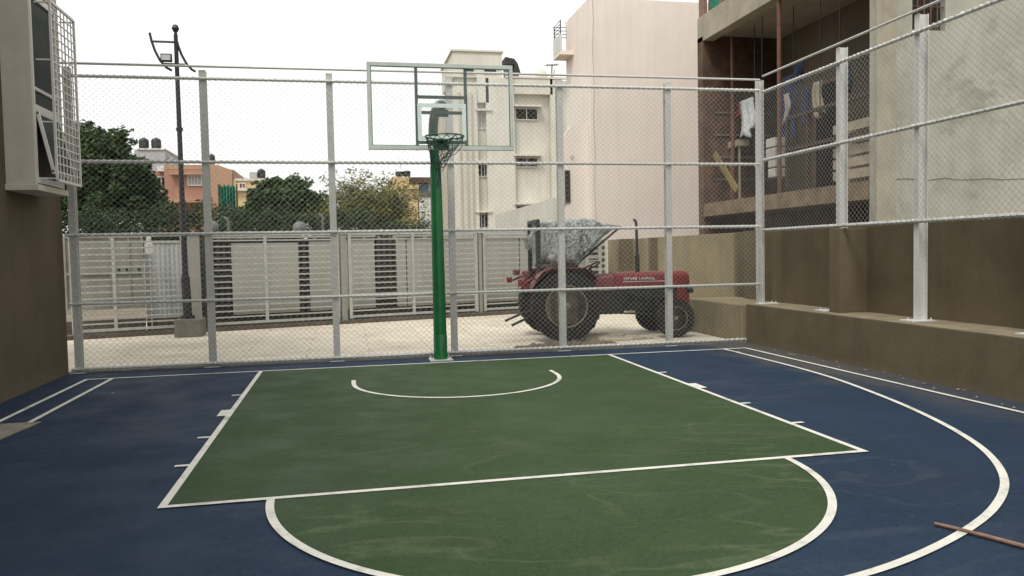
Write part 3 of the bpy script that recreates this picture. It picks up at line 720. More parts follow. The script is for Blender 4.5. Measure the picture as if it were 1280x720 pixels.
# ------------------------------------------------------------------ tractor
tr = empty('tractor', (2.34, 2.50, -.004), 'old red farm tractor parked just beyond the chain link fence, canopy wrapped in plastic', 'tractor', rz=math.radians(-4))
def wheel(name, x, y, R, wd, rimR, sgn):
    hub = empty(name, (x, y, R)); hub.parent = tr
    prof = [(rimR, -wd / 2 * .8), (R * .86, -wd / 2), (R * .955, -wd * .42), (R * .965, 0), (R * .955, wd * .42), (R * .86, wd / 2), (rimR, wd / 2 * .8)]
    t = MB().lathe((0, 0, 0), (0, 1, 0), prof, 48)
    nl = 22 if R > .5 else 30
    for i in range(nl):
        for s in (-1, 1):
            a = 2 * PI * (i + (.5 if s > 0 else 0)) / nl
            def P(aa, yy, rr): return Vector((rr * math.cos(aa), yy, rr * math.sin(aa)))
            da = .13 if R > .5 else .07; th = .035 if R > .5 else .03
            q = [P(a, s * wd * .02, R * .955), P(a + th * 2, s * wd * .02, R * .955), P(a - da + th * 2, s * wd * .49, R * .93), P(a - da, s * wd * .49, R * .93)]
            q2 = [p * (1 + (.045)) for p in q[:2]] + [Vector((p.x * 1.05, p.y, p.z * 1.05)) for p in q[2:]]
            t.add(q + q2, [(0, 1, 2, 3), (7, 6, 5, 4), (0, 4, 5, 1), (1, 5, 6, 2), (2, 6, 7, 3), (3, 7, 4, 0)])
    t.build('tyre', 'tyre', hub, local=True, smooth=True)
    o = sgn
    rp = [(rimR * 1.03, o * wd * .40), (rimR * 1.0, o * wd * .43), (rimR * .93, o * wd * .38), (rimR * .88, o * wd * .18), (rimR * .55, o * wd * .10), (rimR * .50, o * wd * .22), (rimR * .2, o * wd * .24), (rimR * .18, o * wd * .42), (rimR * .06, o * wd * .44)]
    r = MB().lathe((0, 0, 0), (0, 1, 0), rp, 36)
    for i in range(8):
        a = 2 * PI * i / 8; c = Vector((rimR * .36 * math.cos(a), o * wd * .235, rimR * .36 * math.sin(a))); r.lathe(c, (0, o, 0), [(.014, 0), (.014, .02)], 6)
    r.lathe((0, 0, 0), (0, 1, 0), [(rimR * 1.02, -wd * .39), (rimR * 1.02, wd * .39)], 36)
    r.build('rim', 'rim', hub, local=True, smooth=True)
    return hub
wheel('rear_wheel', 0, -.66, .60, .33, .35, -1); wheel('rear_wheel', 0, .66, .60, .33, .35, 1)
wheel('front_wheel', 1.93, -.60, .335, .17, .20, -1); wheel('front_wheel', 1.93, .60, .335, .17, .20, 1)
# hood: rounded section lofted along x
def loft(secs, n_close=True):
    mb = MB(); n = len(secs[0]); vs = [p for s in secs for p in s]; fs = []
    for i in range(len(secs) - 1):
        for j in range(n): fs.append((i * n + j, i * n + (j + 1) % n, (i + 1) * n + (j + 1) % n, (i + 1) * n + j))
    fs += [tuple(range(n))[::-1], tuple((len(secs) - 1) * n + j for j in range(n))]
    return mb.add(vs, fs)
def hood_sec(x, w, z0, z1, r=.08):
    pts = [(x, -w, z0), (x, -w, z1 - r)]
    for a in (30, 60): pts.append((x, -w + r - r * math.cos(math.radians(a)), z1 - r + r * math.sin(math.radians(a))))
    pts += [(x, -w + r, z1), (x, w - r, z1)]
    for a in (60, 30): pts.append((x, w - r + r * math.cos(math.radians(a)), z1 - r + r * math.sin(math.radians(a))))
    pts += [(x, w, z1 - r), (x, w, z0)]
    return pts
hood = loft([hood_sec(.98, .23, .86, 1.125), hood_sec(1.5, .23, .86, 1.13), hood_sec(2.1, .235, .86, 1.13), hood_sec(2.28, .235, .86, 1.12), hood_sec(2.335, .22, .87, 1.08, .09)]).build('hood', 'hood_red', tr, local=True, smooth=True)
# fuel tank / dash section with dents
loft([hood_sec(.64, .20, .84, 1.02), hood_sec(.72, .23, .84, 1.10), hood_sec(.97, .23, .84, 1.11)]).build('dashboard', 'red_dark', tr, local=True, smooth=True)
bd = MB(); x = 1.14; random.seed(3)
for i in range(14):
    wd = random.choice((.026, .034, .03)); h = .05
    if i == 6: x += .03; continue
    bd.box(x, x + .008, -.238, -.233, .985, .985 + h); bd.box(x + .008, x + wd, -.238, -.233, .985 + random.choice((0, .02, .04)), .985 + random.choice((.01, .03, .05)) + .005)
    x += wd + .012
bd.box(1.12, 2.0, -.2365, -.2325, .955, .968)
bd.build('hood_badge', 'badge', hood, local=True)
gl = MB().box(2.10, 2.34, -.21, .21, .46, .88).build('grille_shell', 'hood_red', tr, local=True, bevel=.03)
q = MB()
for i in range(9): q.box(2.341, 2.352, -.17, .17, .50 + i * .04, .52 + i * .04)
q.build('grille_slats', 'engine', gl, local=True)
for s in (-1, 1):
    MB().lathe((2.36, s * .27, .80), (1, 0, 0), [(.02, -.09), (.05, -.07), (.065, -.01), (.06, .01)], 16).build('headlight', 'black_metal', tr, local=True, smooth=True)
e = MB(); e.box(1.1, 2.1, -.17, .17, .45, .85); e.box(.2, 1.15, -.2, .2, .40, .80); e.box(-.35, .25, -.24, .24, .42, .92)
e.box(1.25, 1.95, -.22, -.17, .62, .80); e.box(1.2, 1.5, -.25, -.17, .46, .60); e.box(1.7, 2.05, .17, .24, .5, .8)
e.tube([(1.55, -.25, .55), (1.55, -.25, .75)], .055, 12); e.tube([(1.75, -.24, .52), (1.75, -.24, .7)], .045, 12); e.tube([(1.12, -.21, .80), (1.4, -.27, .70), (1.95, -.22, .66)], .02, 8)
e.lathe((2.08, 0, .68), (1, 0, 0), [(.17, 0), (.17, .015)], 16)
e.build('engine', 'engine', tr, local=True, bevel=.015)
ax = MB(); ax.tube([(0, -.55, .63), (0, -.3, .66), (0, .3, .66), (0, .55, .63)], .09, 14); ax.tube([(1.93, -.55, .40), (1.93, 0, .46), (1.93, .55, .40)], .045, 10)
ax.box(1.85, 2.0, -.12, .12, .42, .50); ax.tube([(1.93, -.52, .40), (1.93, -.52, .30)], .035, 8); ax.tube([(1.93, .52, .40), (1.93, .52, .30)], .035, 8)
ax.bar((.6, -.28, .45), (1.85, -.42, .38), .03, .03); ax.build('axles', 'engine', tr, local=True, smooth=True)
for sg_ in (-1, 1): MB().box(.25, .75, *sorted((sg_ * .48, sg_ * .2)), .44, .47).build('footplate', 'engine', tr, local=True)
st_ = MB(); st_.box(.68, .72, -.34, -.3, .47, .78); st_.box(.5, .53, -.34, -.3, .47, .8); st_.bar((.58, -.3, .82), (.66, -.36, .60), .02, .04)
st_.build('pedals', 'engine', tr, local=True)
for s in (-1, 1):
    fnd = MB(); vs = []; ya, yb = (s * .46, s * .85) if s > 0 else (-.85, -.46); secs = []
    for i in range(19):
        a = math.radians(34 + 122 * i / 18); R1 = .70; x = R1 * math.cos(a) * .9; z = .62 + .72 * math.sin(a); z = min(z, 1.235 - (.03 if x < -.3 else 0))
        secs.append([(x, ya, z), (x, yb, z), (x, yb, z - .085), (x, yb - .008, z - .085), (x, yb - .008, z - .012), (x, ya, z - .012)])
    loft(secs).build('fender', 'red_dark', tr, local=True, smooth=True)
    side = MB().prism([(x_, z_) for x_, z_ in [(.55, .88)] + [(p[0][0], p[0][2] - .013) for p in secs] + [(-.55, .8), (0, .9)]], (.445 if s > 0 else -.458), (.458 if s > 0 else -.445), 'xz')
    side.build('fender_side', 'red_dark', tr, local=True)
    tl = MB(); tl.box(-.80, -.70, s * .72 - .05, s * .72 + .05, .96, 1.06); tl.bar((-.7, s * .7, 1.0), (-.5, s * .7, 1.08), .04, .04); tlo = tl.build('tail_light', 'hood_red', tr, local=True, bevel=.01)
    MB().box(-.812, -.801, s * .72 - .035, s * .72 + .035, .97, 1.03).build('lens', 'lamp_pink', tlo, local=True)
    tl = MB().box(-.70, -.58, s * .55 - .06, s * .55 + .06, 1.1, 1.2).build('rear_lamp', 'red_dark', tr, local=True, bevel=.02)
    MB().tube([(-.2, s * .38, .5), (-.55, s * .42, .42), (-.88, s * .44, .28)], .022, 8).build('lower_link', 'engine', tr, local=True, smooth=True)
q = MB().tube([(1.42, -.12, 1.12), (1.42, -.12, 1.42), (1.42, -.12, 1.43), (1.41, -.12, 1.96), (1.40, -.12, 2.02), (1.36, -.12, 2.05)], [.042, .042, .026, .024, .024, .024], 12).build('exhaust', 'black_metal', tr, local=True, smooth=True)
# steering wheel and column
sw = MB(); c = Vector((.58, 0, 1.22)); nx = Vector((-.45, 0, .89)).normalized(); u_ = Vector((0, 1, 0)); v_ = nx.cross(u_)
sw.tube([c + (u_ * math.cos(a * PI / 12) + v_ * math.sin(a * PI / 12)) * .21 for a in range(24)], .014, 8, closed=True)
for a in (90, 210, 330): a = math.radians(a); sw.tube([c - nx * .03, c + (u_ * math.cos(a) + v_ * math.sin(a)) * .21], .008, 6)
sw.tube([c - nx * .03, c - nx * .03 + Vector((.16, 0, -.28))], .022, 8); sw.build('steering_wheel', 'black_metal', tr, local=True, smooth=True)
MB().box(-.30, .12, -.22, .22, 1.0, 1.06).build('seat', 'black_metal', tr, local=True, bevel=.02)
# canopy: roll bar, folded roof and the plastic sheet round it
cp = MB(); 
for s in (-.42, .42): cp.box(-.44, -.37, s - .035, s + .035, .90, 2.06)
cp.box(-.44, -.37, -.42, .42, 2.0, 2.06)
for s in (-.40, .40): cp.bar((.28, s, 1.30), (1.02, s, 1.90), .035, .035); cp.bar((.28, s, 1.1), (.28, s, 1.33), .03, .03)
cp.box(.27, .30, -.4, .4, 1.28, 1.31); cp.box(-.37, .29, -.40, -.37, 1.30, 1.33); cp.box(-.37, .29, .37, .40, 1.30, 1.33); cp.build('canopy_frame', 'black_metal', tr, local=True)
secs = []; N = 48; KX = 64
import bisect
def interp(x, tab):
    for (a, va), (b, vb) in zip(tab, tab[1:]):
        if x <= b: return va + (vb - va) * (x - a) / (b - a)
    return tab[-1][1]
topz = [(-.36, 2.03), (-.1, 2.06), (.35, 2.09), (.6, 2.06), (.72, 2.0), (.95, 1.97), (1.2, 1.93)]
botz = [(-.36, 1.30), (-.2, 1.22), (.0, 1.20), (.3, 1.22), (.38, 1.34), (.5, 1.50), (.8, 1.76), (1.0, 1.88), (1.2, 1.915)]
hw = [(-.36, .50), (.3, .52), (.7, .42), (1.0, .20), (1.2, .05)]
for i in range(KX + 1):
    x = -.36 + 1.56 * i / KX; zt, zb, w_ = interp(x, topz), interp(x, botz), interp(x, hw); s = []
    for j in range(N):
        a = 2 * PI * j / N; ca, sa = math.cos(a), math.sin(a)
        ex = .4; yy = w_ * (abs(ca) ** ex) * (1 if ca > 0 else -1); zz = (zt + zb) / 2 + (zt - zb) / 2 * (abs(sa) ** ex) * (1 if sa > 0 else -1)
        if zz < 1.6: yy *= .86 + .14 * max(0, (zz - 1.25)) / .35
        nv = noise.noise_vector(Vector((x * 4, yy * 4, zz * 4))) * .06 + noise.noise_vector(Vector((x * 11, yy * 11, zz * 11))) * .022
        lowf = max(0, min(1, (1.95 - zz) / .5))           # slack vertical folds below, stretched top above
        fold = .045 * lowf * math.sin(x * 21 + 3 * noise.noise(Vector((x * 3, 0, zz * 2))) + zz * 2); nv = nv * (.35 + .65 * lowf)
        yy += fold * (1 if ca > 0 else -1) * min(1, w_ * 3)
        s.append((x + nv.x * .5, yy + nv.y * (1 if w_ > .1 else .3), zz + nv.z * (.5 if sa > .7 else 1) * (1 if w_ > .2 else .3)))
    secs.append(s)
loft(secs).build('canopy_cover', 'tarp', tr, local=True, smooth=True)
q = MB()
for i in range(4): q.tube([(-.42, -.42 + .2 * i, 1.95 - .1 * i), (-.53, -.4 + .2 * i, 1.75), (-.5, -.38 + .2 * i, 1.55)], [.02, .05, .01], 6)
q.build('loose_plastic', 'tarp', tr, local=True, smooth=True)
# rubble under tractor
random.seed(11)
for i, (x, y, sx, sy, sz, lab) in enumerate(((3.1, 2.35, .42, .12, .05, 'pale flat concrete slab lying under the tractor belly'), (3.3, 1.75, .5, .13, .045, 'long pale broken slab on the ground between the tractor wheels'), (2.9, 1.9, .28, .1, .06, 'short pale stone beside the rear tractor wheel'))):
    q = MB(); pts = [(x - sx, y - sy), (x - sx * .2, y - sy * 1.3), (x + sx, y - sy * .6), (x + sx * .9, y + sy), (x - sx * .8, y + sy * .9)]
    q.prism(pts, -.003, sz, 'xy'); tag(q.build('stone_slab', 'rubble', bevel=.01), lab, 'slab')

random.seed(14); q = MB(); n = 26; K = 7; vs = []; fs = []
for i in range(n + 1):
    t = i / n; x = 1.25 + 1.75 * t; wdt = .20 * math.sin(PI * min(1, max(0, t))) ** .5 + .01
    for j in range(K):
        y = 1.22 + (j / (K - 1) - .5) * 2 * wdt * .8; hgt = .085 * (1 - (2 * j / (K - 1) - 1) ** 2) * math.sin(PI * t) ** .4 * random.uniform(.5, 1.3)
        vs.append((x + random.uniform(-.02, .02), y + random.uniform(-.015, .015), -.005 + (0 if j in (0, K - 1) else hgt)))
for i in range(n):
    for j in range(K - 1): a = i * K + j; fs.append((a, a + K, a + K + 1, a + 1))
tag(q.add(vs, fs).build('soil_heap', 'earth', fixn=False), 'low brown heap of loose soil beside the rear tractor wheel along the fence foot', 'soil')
# ------------------------------------------------------------------ trees
def leaves(mb, c, r, n, size, flat=.8):
    for _ in range(n):
        while True:
            d = Vector((random.uniform(-1, 1), random.uniform(-1, 1), random.uniform(-1, 1)))
            if .05 < d.length < 1: break
        d = d.normalized() * (random.random() ** .35)
        p = Vector(c) + Vector((d.x * r, d.y * r, d.z * r * flat))
        s = size * random.uniform(.6, 1.4)
        a = Vector((random.gauss(0, 1), random.gauss(0, 1), random.gauss(0, .6))).normalized(); b = a.cross(Vector((random.gauss(0, 1), random.gauss(0, 1), random.gauss(0, 1)))).normalized()
        mb.add([p - a * s, p - b * s * .5, p + a * s, p + b * s * .5], [(0, 1, 2, 3)])
def limb(mb, a, b, r0, r1, wob=.12, n=6):
    a = Vector(a); b = Vector(b); pts = []
    for i in range(n + 1):
        t = i / n; p = a.lerp(b, t); w = wob * math.sin(t * PI) * (b - a).length
        pts.append(p + Vector((random.uniform(-w, w), random.uniform(-w, w), random.uniform(-w, w) * .3)))
    pts[0] = a; pts[-1] = b
    mb.tube(pts, [r0 + (r1 - r0) * i / n for i in range(n + 1)], 7, cap=False); return pts
def tree(name, base, h, blobs, lm, label, leafsize, nleaf, trunk_r=.28, group='trees beyond the street'):
    r = empty(name, base, label, 'tree', group); base = Vector(base); t = MB(); top = base + Vector((0, 0, h * .5))
    limb(t, base, top, trunk_r, trunk_r * .6, .04)
    cr = MB()
    for (dx, dy, dz, rad) in blobs:
        c = base + Vector((dx, dy, dz)); limb(t, top - Vector((0, 0, random.uniform(0, h * .15))), c, trunk_r * .4, .03, .1)
        n = int(nleaf * (rad / blobs[0][3]) ** 2 * 1.5)
        subs = 26
        for k in range(subs):      # leaf clumps spread over each limb's cloud
            d = Vector((random.gauss(0, 1), random.gauss(0, 1), random.gauss(0, 1))).normalized() * rad * random.uniform(.25, .92)
            leaves(cr, c + Vector((d.x, d.y, d.z * .8)), rad * random.uniform(.25, .45), n // subs, leafsize)
    t.build('trunk', 'bark', r, smooth=True); cr.build('crown', lm, r, fixn=False)
    return r
random.seed(21)
def rel(base, lst, Y):
    out = []
    for u, v, rp, dy in lst:
        p = at(u, v, Y + dy); dist = (Y + dy - CAM.y); out.append((p.x - base[0], dy, p.z - base[2], rp * dist / F))
    return out
Y = 22; b0 = (at(125, 300, Y).x, Y, -.01)
tree('broadleaf_tree', b0, 5.2, rel(b0, [(125, 215, 42, 0), (105, 175, 26, .5), (140, 185, 28, 0), (168, 212, 24, -.6), (95, 210, 34, 0), (85, 240, 40, .8), (150, 245, 36, 0), (178, 250, 26, .6), (120, 262, 38, -.4), (190, 268, 24, 0), (152, 172, 15, 0), (60, 200, 40, 1), (165, 230, 30, 0), (120, 200, 34, 0), (112, 178, 24, 0), (180, 225, 16, 0), (195, 250, 20, .5)], Y), 'leaf_dark', 'tall dark dense tree at the far left beside the window bay', .085, 3000)
Y = 30; b0 = (at(355, 300, Y).x, Y, -.01)
tree('broadleaf_tree', b0, 5., rel(b0, [(350, 255, 36, 0), (330, 238, 16, .5), (372, 235, 20, 0), (368, 226, 10, 0), (318, 258, 20, 0), (395, 258, 22, .5), (345, 275, 30, 0), (405, 275, 20, 0), (312, 278, 18, 0), (352, 232, 15, 0), (360, 246, 26, 0), (385, 250, 20, 0), (330, 250, 22, 0), (340, 230, 12, 0), (300, 268, 14, 0)], Y), 'leaf_mid', 'bushy green tree with pointed top in the middle of the skyline', .10, 2900)
# thorny, half bare tree
Y = 26; base = Vector((at(434, 300, Y).x, Y, -.01)); r = empty('thorn_tree', base, 'sparse half bare thorny tree with leaning trunk before the ochre house', 'tree', 'trees beyond the street')
t = MB(); tw = MB(); cr = MB(); fork = at(432, 282, Y); limb(t, base, fork, .22, .17, .03)
random.seed(4)
ends = [(470, 250), (490, 262), (455, 240), (505, 270), (438, 235), (480, 240), (498, 248), (465, 268), (448, 262), (512, 284), (425, 245)]
for u, v in ends:
    e = at(u, v, Y + random.uniform(-1.5, 1.5)); pts = limb(t, fork, e, .09, .025, .10, 8)
    for p in pts[3:]:
        for k in range(7):
            q = p + Vector((random.gauss(.15, .6), random.gauss(0, .5), random.gauss(.05, .36))); pp = limb(tw, p, q, .018, .006, .15, 3)
            for s in range(3):
                q2 = q + Vector((random.gauss(0, .3), random.gauss(0, .3), random.gauss(-.05, .28))); tw.tube([q, q2], .006, 4, cap=False)
                leaves(cr, q2, .30, 12 if q2.z > base.z + 3.0 else (2 if q2.z > base.z + 1.4 else 8), .06)
t.build('trunk', 'bark', r, smooth=True); tw.build('twigs', 'bark', r, fixn=False); cr.build('crown', 'leaf_dry', r, fixn=False)
# hedge mass along the far road
random.seed(8); hg = MB()
for i in range(190):
    u = 60 + 480 * i / 190 + random.uniform(-3, 3); v = random.uniform(266, 292) if not 465 < u < 545 else random.uniform(284, 295)
    Yh = random.uniform(17, 20)
    if 185 < u < 300: v -= random.uniform(0, 14)
    p = at(u, v, Yh); leaves(hg, p, random.uniform(.25, .5), 95, .05); leaves(hg, (p.x, Yh + .4, max(.3, p.z - .8)), .6, 70, .07)
hg.build('hedge', 'hedge', fixn=False); tag(D.objects['hedge'], 'dense dark green hedge growing behind the cream compound wall', 'hedge', kind='stuff')

# ------------------------------------------------------------------ far buildings
def box_px(mb, u0, u1, v0, v1, Y, depth=6, zb=None, dy=0):
    a = at(u0, v1, Y + dy); b = at(u1, v0, Y + dy); mb.box(a.x, b.x, Y + dy, Y + dy + depth, (a.z if zb is None else zb), b.z); return a.x, b.x, a.z, b.z
def opening(root, u0, u1, v0, v1, Y, proud=.03, hood=True, bars=2, m='interior', frame='white_frame'):
    a = at(u0, v1, Y); b = at(u1, v0, Y); 
    w = MB().box(a.x, b.x, Y - proud, Y - .005, a.z, b.z).build('window', m, root)
    f = MB(); t = .08
    for (x0, x1, z0, z1) in ((a.x - t, a.x, a.z - t, b.z + t), (b.x, b.x + t, a.z - t, b.z + t), (a.x, b.x, a.z - t, a.z), (a.x, b.x, b.z, b.z + t)): f.box(x0, x1, Y - proud - .06, Y - .005, z0, z1)
    for i in range(1, bars + 1): x = a.x + (b.x - a.x) * i / (bars + 1); f.box(x - .03, x + .03, Y - proud - .05, Y - proud - .002, a.z, b.z)
    f.build('frame', frame, w)
    if hood: MB().box(a.x - .25, b.x + .25, Y - .55, Y - .005, b.z + .1, b.z + .22).build('sunshade', 'cream', w)
# cream apartment block
Y = 40; ap = empty('apartment_building', (9, Y, 0), 'cream apartment block with roof tower seen through the backboard', 'building')
m = MB(); x0 = at(570, 97, Y).x; x1 = at(718, 97, Y).x; zt = at(628, 97, Y).z
m.box(x0, x1, Y + .45, Y + 7, 0, zt); m.build('wall', 'cream', ap)
m = MB(); box_px(m, 570, 596, 110, 300, Y, .445, 0); box_px(m, 611, 642, 97.5, 300, Y, .445, 0); box_px(m, 691, 699, 97.5, 300, Y, .445, 0); m.build('projecting_bay', 'cream', ap)
for u0, u1, v1 in ((643, 690.5, 117), (597, 610.5, 128)): m = MB(); box_px(m, u0, u1, 97.5, v1, Y, .44); m.build('upper_band', 'cream', ap)
m = MB(); a = at(566, 65, Y); b_ = at(628, 65, Y); m.box(a.x, b_.x, Y + .2, Y + 6, zt + .01, b_.z); m.box(a.x - .1, b_.x + .1, Y + .1, Y + 6.1, b_.z, b_.z + .12); m.build('roof_tower', 'cream', ap)
m = MB(); m.box(b_.x + .15, x1, Y - .05, Y + .12, zt, zt + .12); m.build('parapet', 'cream', ap)
m = MB(); box_px(m, 556, 569, 130, 300, Y, 5, 0, 1.5); m.build('side_wing', 'cream_dark', ap)
for z in (128, 190, 240):   # pilaster lines on left bay
    pass
for u in (575, 583, 590):
    p = at(u, 150, Y); MB().box(p.x - .05, p.x + .05, Y - .1, Y - .003, 0, zt * .92).build('downpipe', 'cream_dark', ap)
for (u0, u1, v0, v1) in ((598, 609, 142, 160), (598, 609, 206, 220), (598, 609, 268, 284)): opening(ap, u0, u1, v0, v1, Y + .45, bars=2, m='cream_dark' if v0 < 150 else 'interior')
for (u0, u1, v0, v1) in ((645, 671, 137, 149), (645, 671, 198, 208), (646, 672, 258, 268)): opening(ap, u0, u1, v0, v1, Y + .45, bars=1)
for (u0, u1) in ((579, 592), (605, 620)):
    opening(ap, u0, u1, 87, 90, Y + .2, bars=0, hood=False)
for u in (686, 688.5): p = at(u, 200, Y + .8); MB().box(p.x - .04, p.x + .04, Y + .3, Y + .44, 1, zt * .85).build('downpipe', 'cream_dark', ap)
# things on its roof
Yr = Y + 3; p = at(636, 97, Yr)
rs = empty('roof_shelter', (p.x, Yr, zt), 'dark sheet roofed shelter on the apartment roof beside the tower', 'shelter')
m = MB(); a = at(629, 80, Yr); b_ = at(640, 77, Yr); c_ = at(648, 95, Yr)
m.prism([(a.x, a.z + .3), (b_.x, b_.z), (c_.x - .2, at(645, 83, Yr).z), (c_.x, c_.z), (c_.x - .5, c_.z + .1), (b_.x, at(640, 84, Yr).z), (a.x, at(630, 84, Yr).z)], Yr - .8, Yr + .8, 'xz'); m.build('roof', 'dark_stone', rs)
m = MB(); m.box(a.x + .1, c_.x - .6, Yr - .5, Yr + .5, zt + .005, at(640, 85, Yr).z); m.build('store', 'conc', rs)
p = at(689, 97, Yr); an = empty('tv_antenna', (p.x, Yr, zt), 'thin television antenna on the apartment roof, left of the pink building', 'antenna')
pt = at(690, 81, Yr); m = MB(); m.tube([(p.x, Yr, zt), (pt.x, Yr, pt.z)], .05, 6); a = at(682, 81.5, Yr); b_ = at(698, 81, Yr); m.tube([a, b_], .035, 6)
for i in range(7): q = a.lerp(b_, (i + .5) / 7); m.tube([q - Vector((0, .4, 0)), q + Vector((0, .4, 0))], .02, 5)
m.tube([at(694, 86, Yr), (p.x, Yr, zt + .4)], .03, 5); m.build('mast', 'conc', an)
p = at(677, 94, Yr); r = empty('satellite_dish', (p.x, Yr, zt), 'pale satellite dish on the apartment roof beside the television antenna', 'satellite dish')
MB().lathe(p + Vector((0, 0, .1)), (.3, -1, .4), [(.05, .1), (.3, .06), (.5, -.05), (.48, -.08), (.3, .0), (.05, .05)], 18).build('dish', 'cream', r, smooth=True); MB().tube([(p.x, Yr + .1, zt), (p.x, Yr + .05, p.z)], .05, 6).build('mast', 'conc', r)

def water_tank(u, v, Y, wpx, hpx, label, group=None):
    p = at(u, v, Y); s = (Y - CAM.y) / F; R = wpx * s / 2; H = hpx * s; r = empty('water_tank', p, label, 'water tank', group)
    prof = [(R * .97, 0), (R, .04)]
    for i in range(4): z = H * (.12 + .15 * i); prof += [(R, z), (R * 1.05, z + .04), (R * 1.05, z + .1), (R, z + .14)]
    prof += [(R, H * .74), (R * .8, H * .88), (R * .35, H * .95), (R * .32, H), (.02, H)]
    MB().lathe((0, 0, 0), (0, 0, 1), prof, 24).build('tank', 'tank', r, local=True, smooth=True)
    for k in range(3): a = k * 2.1; MB().box(R * .6 * math.cos(a) - .05, R * .6 * math.cos(a) + .05, R * .6 * math.sin(a) - .05, R * .6 * math.sin(a) + .05, -.12, -.001).build('foot', 'conc', r, local=True)
    return r
# terracotta house
Y = 50; oh = empty('terracotta_house', (at(240, 290, Y).x, Y, 0), 'terracotta two storey house with white window above the left trees', 'building')
m = MB(); box_px(m, 208, 292, 212, 290, Y, 8, 0); m.build('wall', 'orange', oh)
m = MB(); a = at(262, 206, Y - .3); b_ = at(290, 222, Y - .3)
m.prism([(a.x, a.z), (at(273, 207, Y).x, a.z), (b_.x, at(290, 213, Y).z), (b_.x, 0), (a.x, 0)], Y - .3, Y - .005, 'xz'); m.build('gable_wall', 'orange_light', oh)
m = MB(); box_px(m, 205, 262, 206, 211.5, Y, 8); m.build('parapet', 'orange_light', oh)
m = MB(); box_px(m, 190, 207.5, 214, 290, Y, 3, 0, 1.2); m.build('side_wing', 'orange', oh)
m = MB(); box_px(m, 196, 207.4, 207, 214, Y, 2, None, .6); m.build('stair_wing', 'white_wall', oh)
opening(oh, 198, 206, 222, 238, Y + 1.2, bars=1, hood=False, frame='cream')
opening(oh, 236, 251, 220, 231, Y, bars=3, m='grey_block', hood=False)
m = MB(); a = at(195, 250, Y); b_ = at(262, 247, Y); m.box(a.x, b_.x, Y - 1, Y - .003, a.z - .25, a.z); m.build('balcony_slab', 'orange_light', oh)
m = MB(); a = at(214, 219, Y); b_ = at(258, 217, Y); m.box(a.x, b_.x, Y - .5, Y - .003, a.z, a.z + .15); m.build('sunshade', 'orange_light', oh)
water_tank(265, 205, Y + 2, 7, 12, 'tall narrow black water tank on the terracotta house roof')
# grey stair block
Y = 58; gb = empty('grey_block_house', (at(190, 290, Y).x, Y, 0), 'grey plastered roof block carrying two black water tanks, above the left tree', 'building')
m = MB(); box_px(m, 172, 206, 187, 290, Y, 6, 0); m.build('wall', 'grey_block', gb)
m = MB(); box_px(m, 171, 207, 185.5, 187, Y - .1, 6.2); m.build('parapet', 'white_wall', gb)
m = MB(); box_px(m, 206.5, 215, 196, 290, Y, 5, 0, .3); m.build('side_wing', 'grey_block', gb)
water_tank(180, 185.3, Y + 2, 10.5, 12, 'left one of the two black water tanks on the grey block', 'pair of rooftop water tanks')
water_tank(195.5, 185.3, Y + 2, 10.5, 12, 'right one of the two black water tanks on the grey block', 'pair of rooftop water tanks')
# green netting
Y = 42; gn = empty('green_netting', (at(284, 270, Y).x, Y, 0), 'green shade netting hung beside the terracotta house', 'netting')
m = MB(); a = at(275, 272, Y); b_ = at(294, 232, Y); vs = []; fs = []; K = 24
for i in range(K + 1):
    x = a.x + (b_.x - a.x) * i / K; y = Y + .12 * math.sin(i * 1.5); vs += [(x, y, 1.0), (x, y, b_.z + .08 * math.sin(i))]
for i in range(K): fs.append((2 * i, 2 * i + 2, 2 * i + 3, 2 * i + 1))
q = MB().add(vs, fs).build('net_sheet', 'green_sheet', gn, fixn=False); q.modifiers.new('solid', 'SOLIDIFY').thickness = .02
m = MB(); m.box(a.x - .1, a.x, Y + .2, Y + .3, 0, b_.z + .1); m.box(b_.x, b_.x + .1, Y + .2, Y + .3, 0, b_.z + .1); m.build('scaffold_pole', 'rust', gn)
# small cream house + tanks
Y = 48; sh = empty('cream_house', (at(312, 280, Y).x, Y, 0), 'small pale yellow house peeking between the netting and the bushy tree', 'building')
m = MB(); box_px(m, 294, 345, 226, 290, Y, 7, 0); m.build('wall', 'yellow', sh); m = MB(); box_px(m, 293, 346, 236, 238.5, Y - .3, .29); m.build('band', 'cream', sh)
m = MB(); box_px(m, 293, 346, 223, 226, Y - .1, 7.2); m.build('parapet', 'cream', sh)
opening(sh, 300, 306, 230, 235, Y, bars=1, hood=False, m='cladding_red')
m = MB(); box_px(m, 312, 321, 215, 222.5, Y, 2, None, 2); tag(m.build('roof_cabin', 'grey_block'), 'grey roof cabin beside a black tank on the small yellow house', 'cabin')
water_tank(327, 222.5, Y + 2.5, 9, 11, 'black water tank beside the grey roof cabin')
# ochre house
Y = 44; yh = empty('ochre_house', (at(505, 290, Y).x, Y, 0), 'ochre yellow house behind the thorny tree with a blue upper window', 'building')
m = MB(); a = at(483, 221, Y); b_ = at(523, 221, Y)
m.prism([(a.x, 0), (b_.x, 0), (b_.x, at(523, 222, Y).z), (at(490, 221, Y).x, at(490, 221, Y).z), (a.x, at(483, 229, Y).z)], Y, Y + 7, 'xz'); m.build('wall', 'yellow', yh)
m = MB(); box_px(m, 500, 523.3, 231, 236, Y - .35, .34); m.build('sunshade', 'yellow', yh)
opening(yh, 486, 503, 252, 268, Y, bars=2, hood=True)
m = MB(); box_px(m, 523.5, 556, 246, 290, Y, 7, 0); m.build('white_wing', 'white_wall', yh)
m = MB(); box_px(m, 523.5, 556, 229, 245.8, Y, 6, None, .3); m.build('glazed_storey', 'sky_glass', yh)
m = MB(); box_px(m, 512, 557, 221.5, 228.5, Y, 6.2, None, -.4); m.build('roof_slab', 'brick', yh)
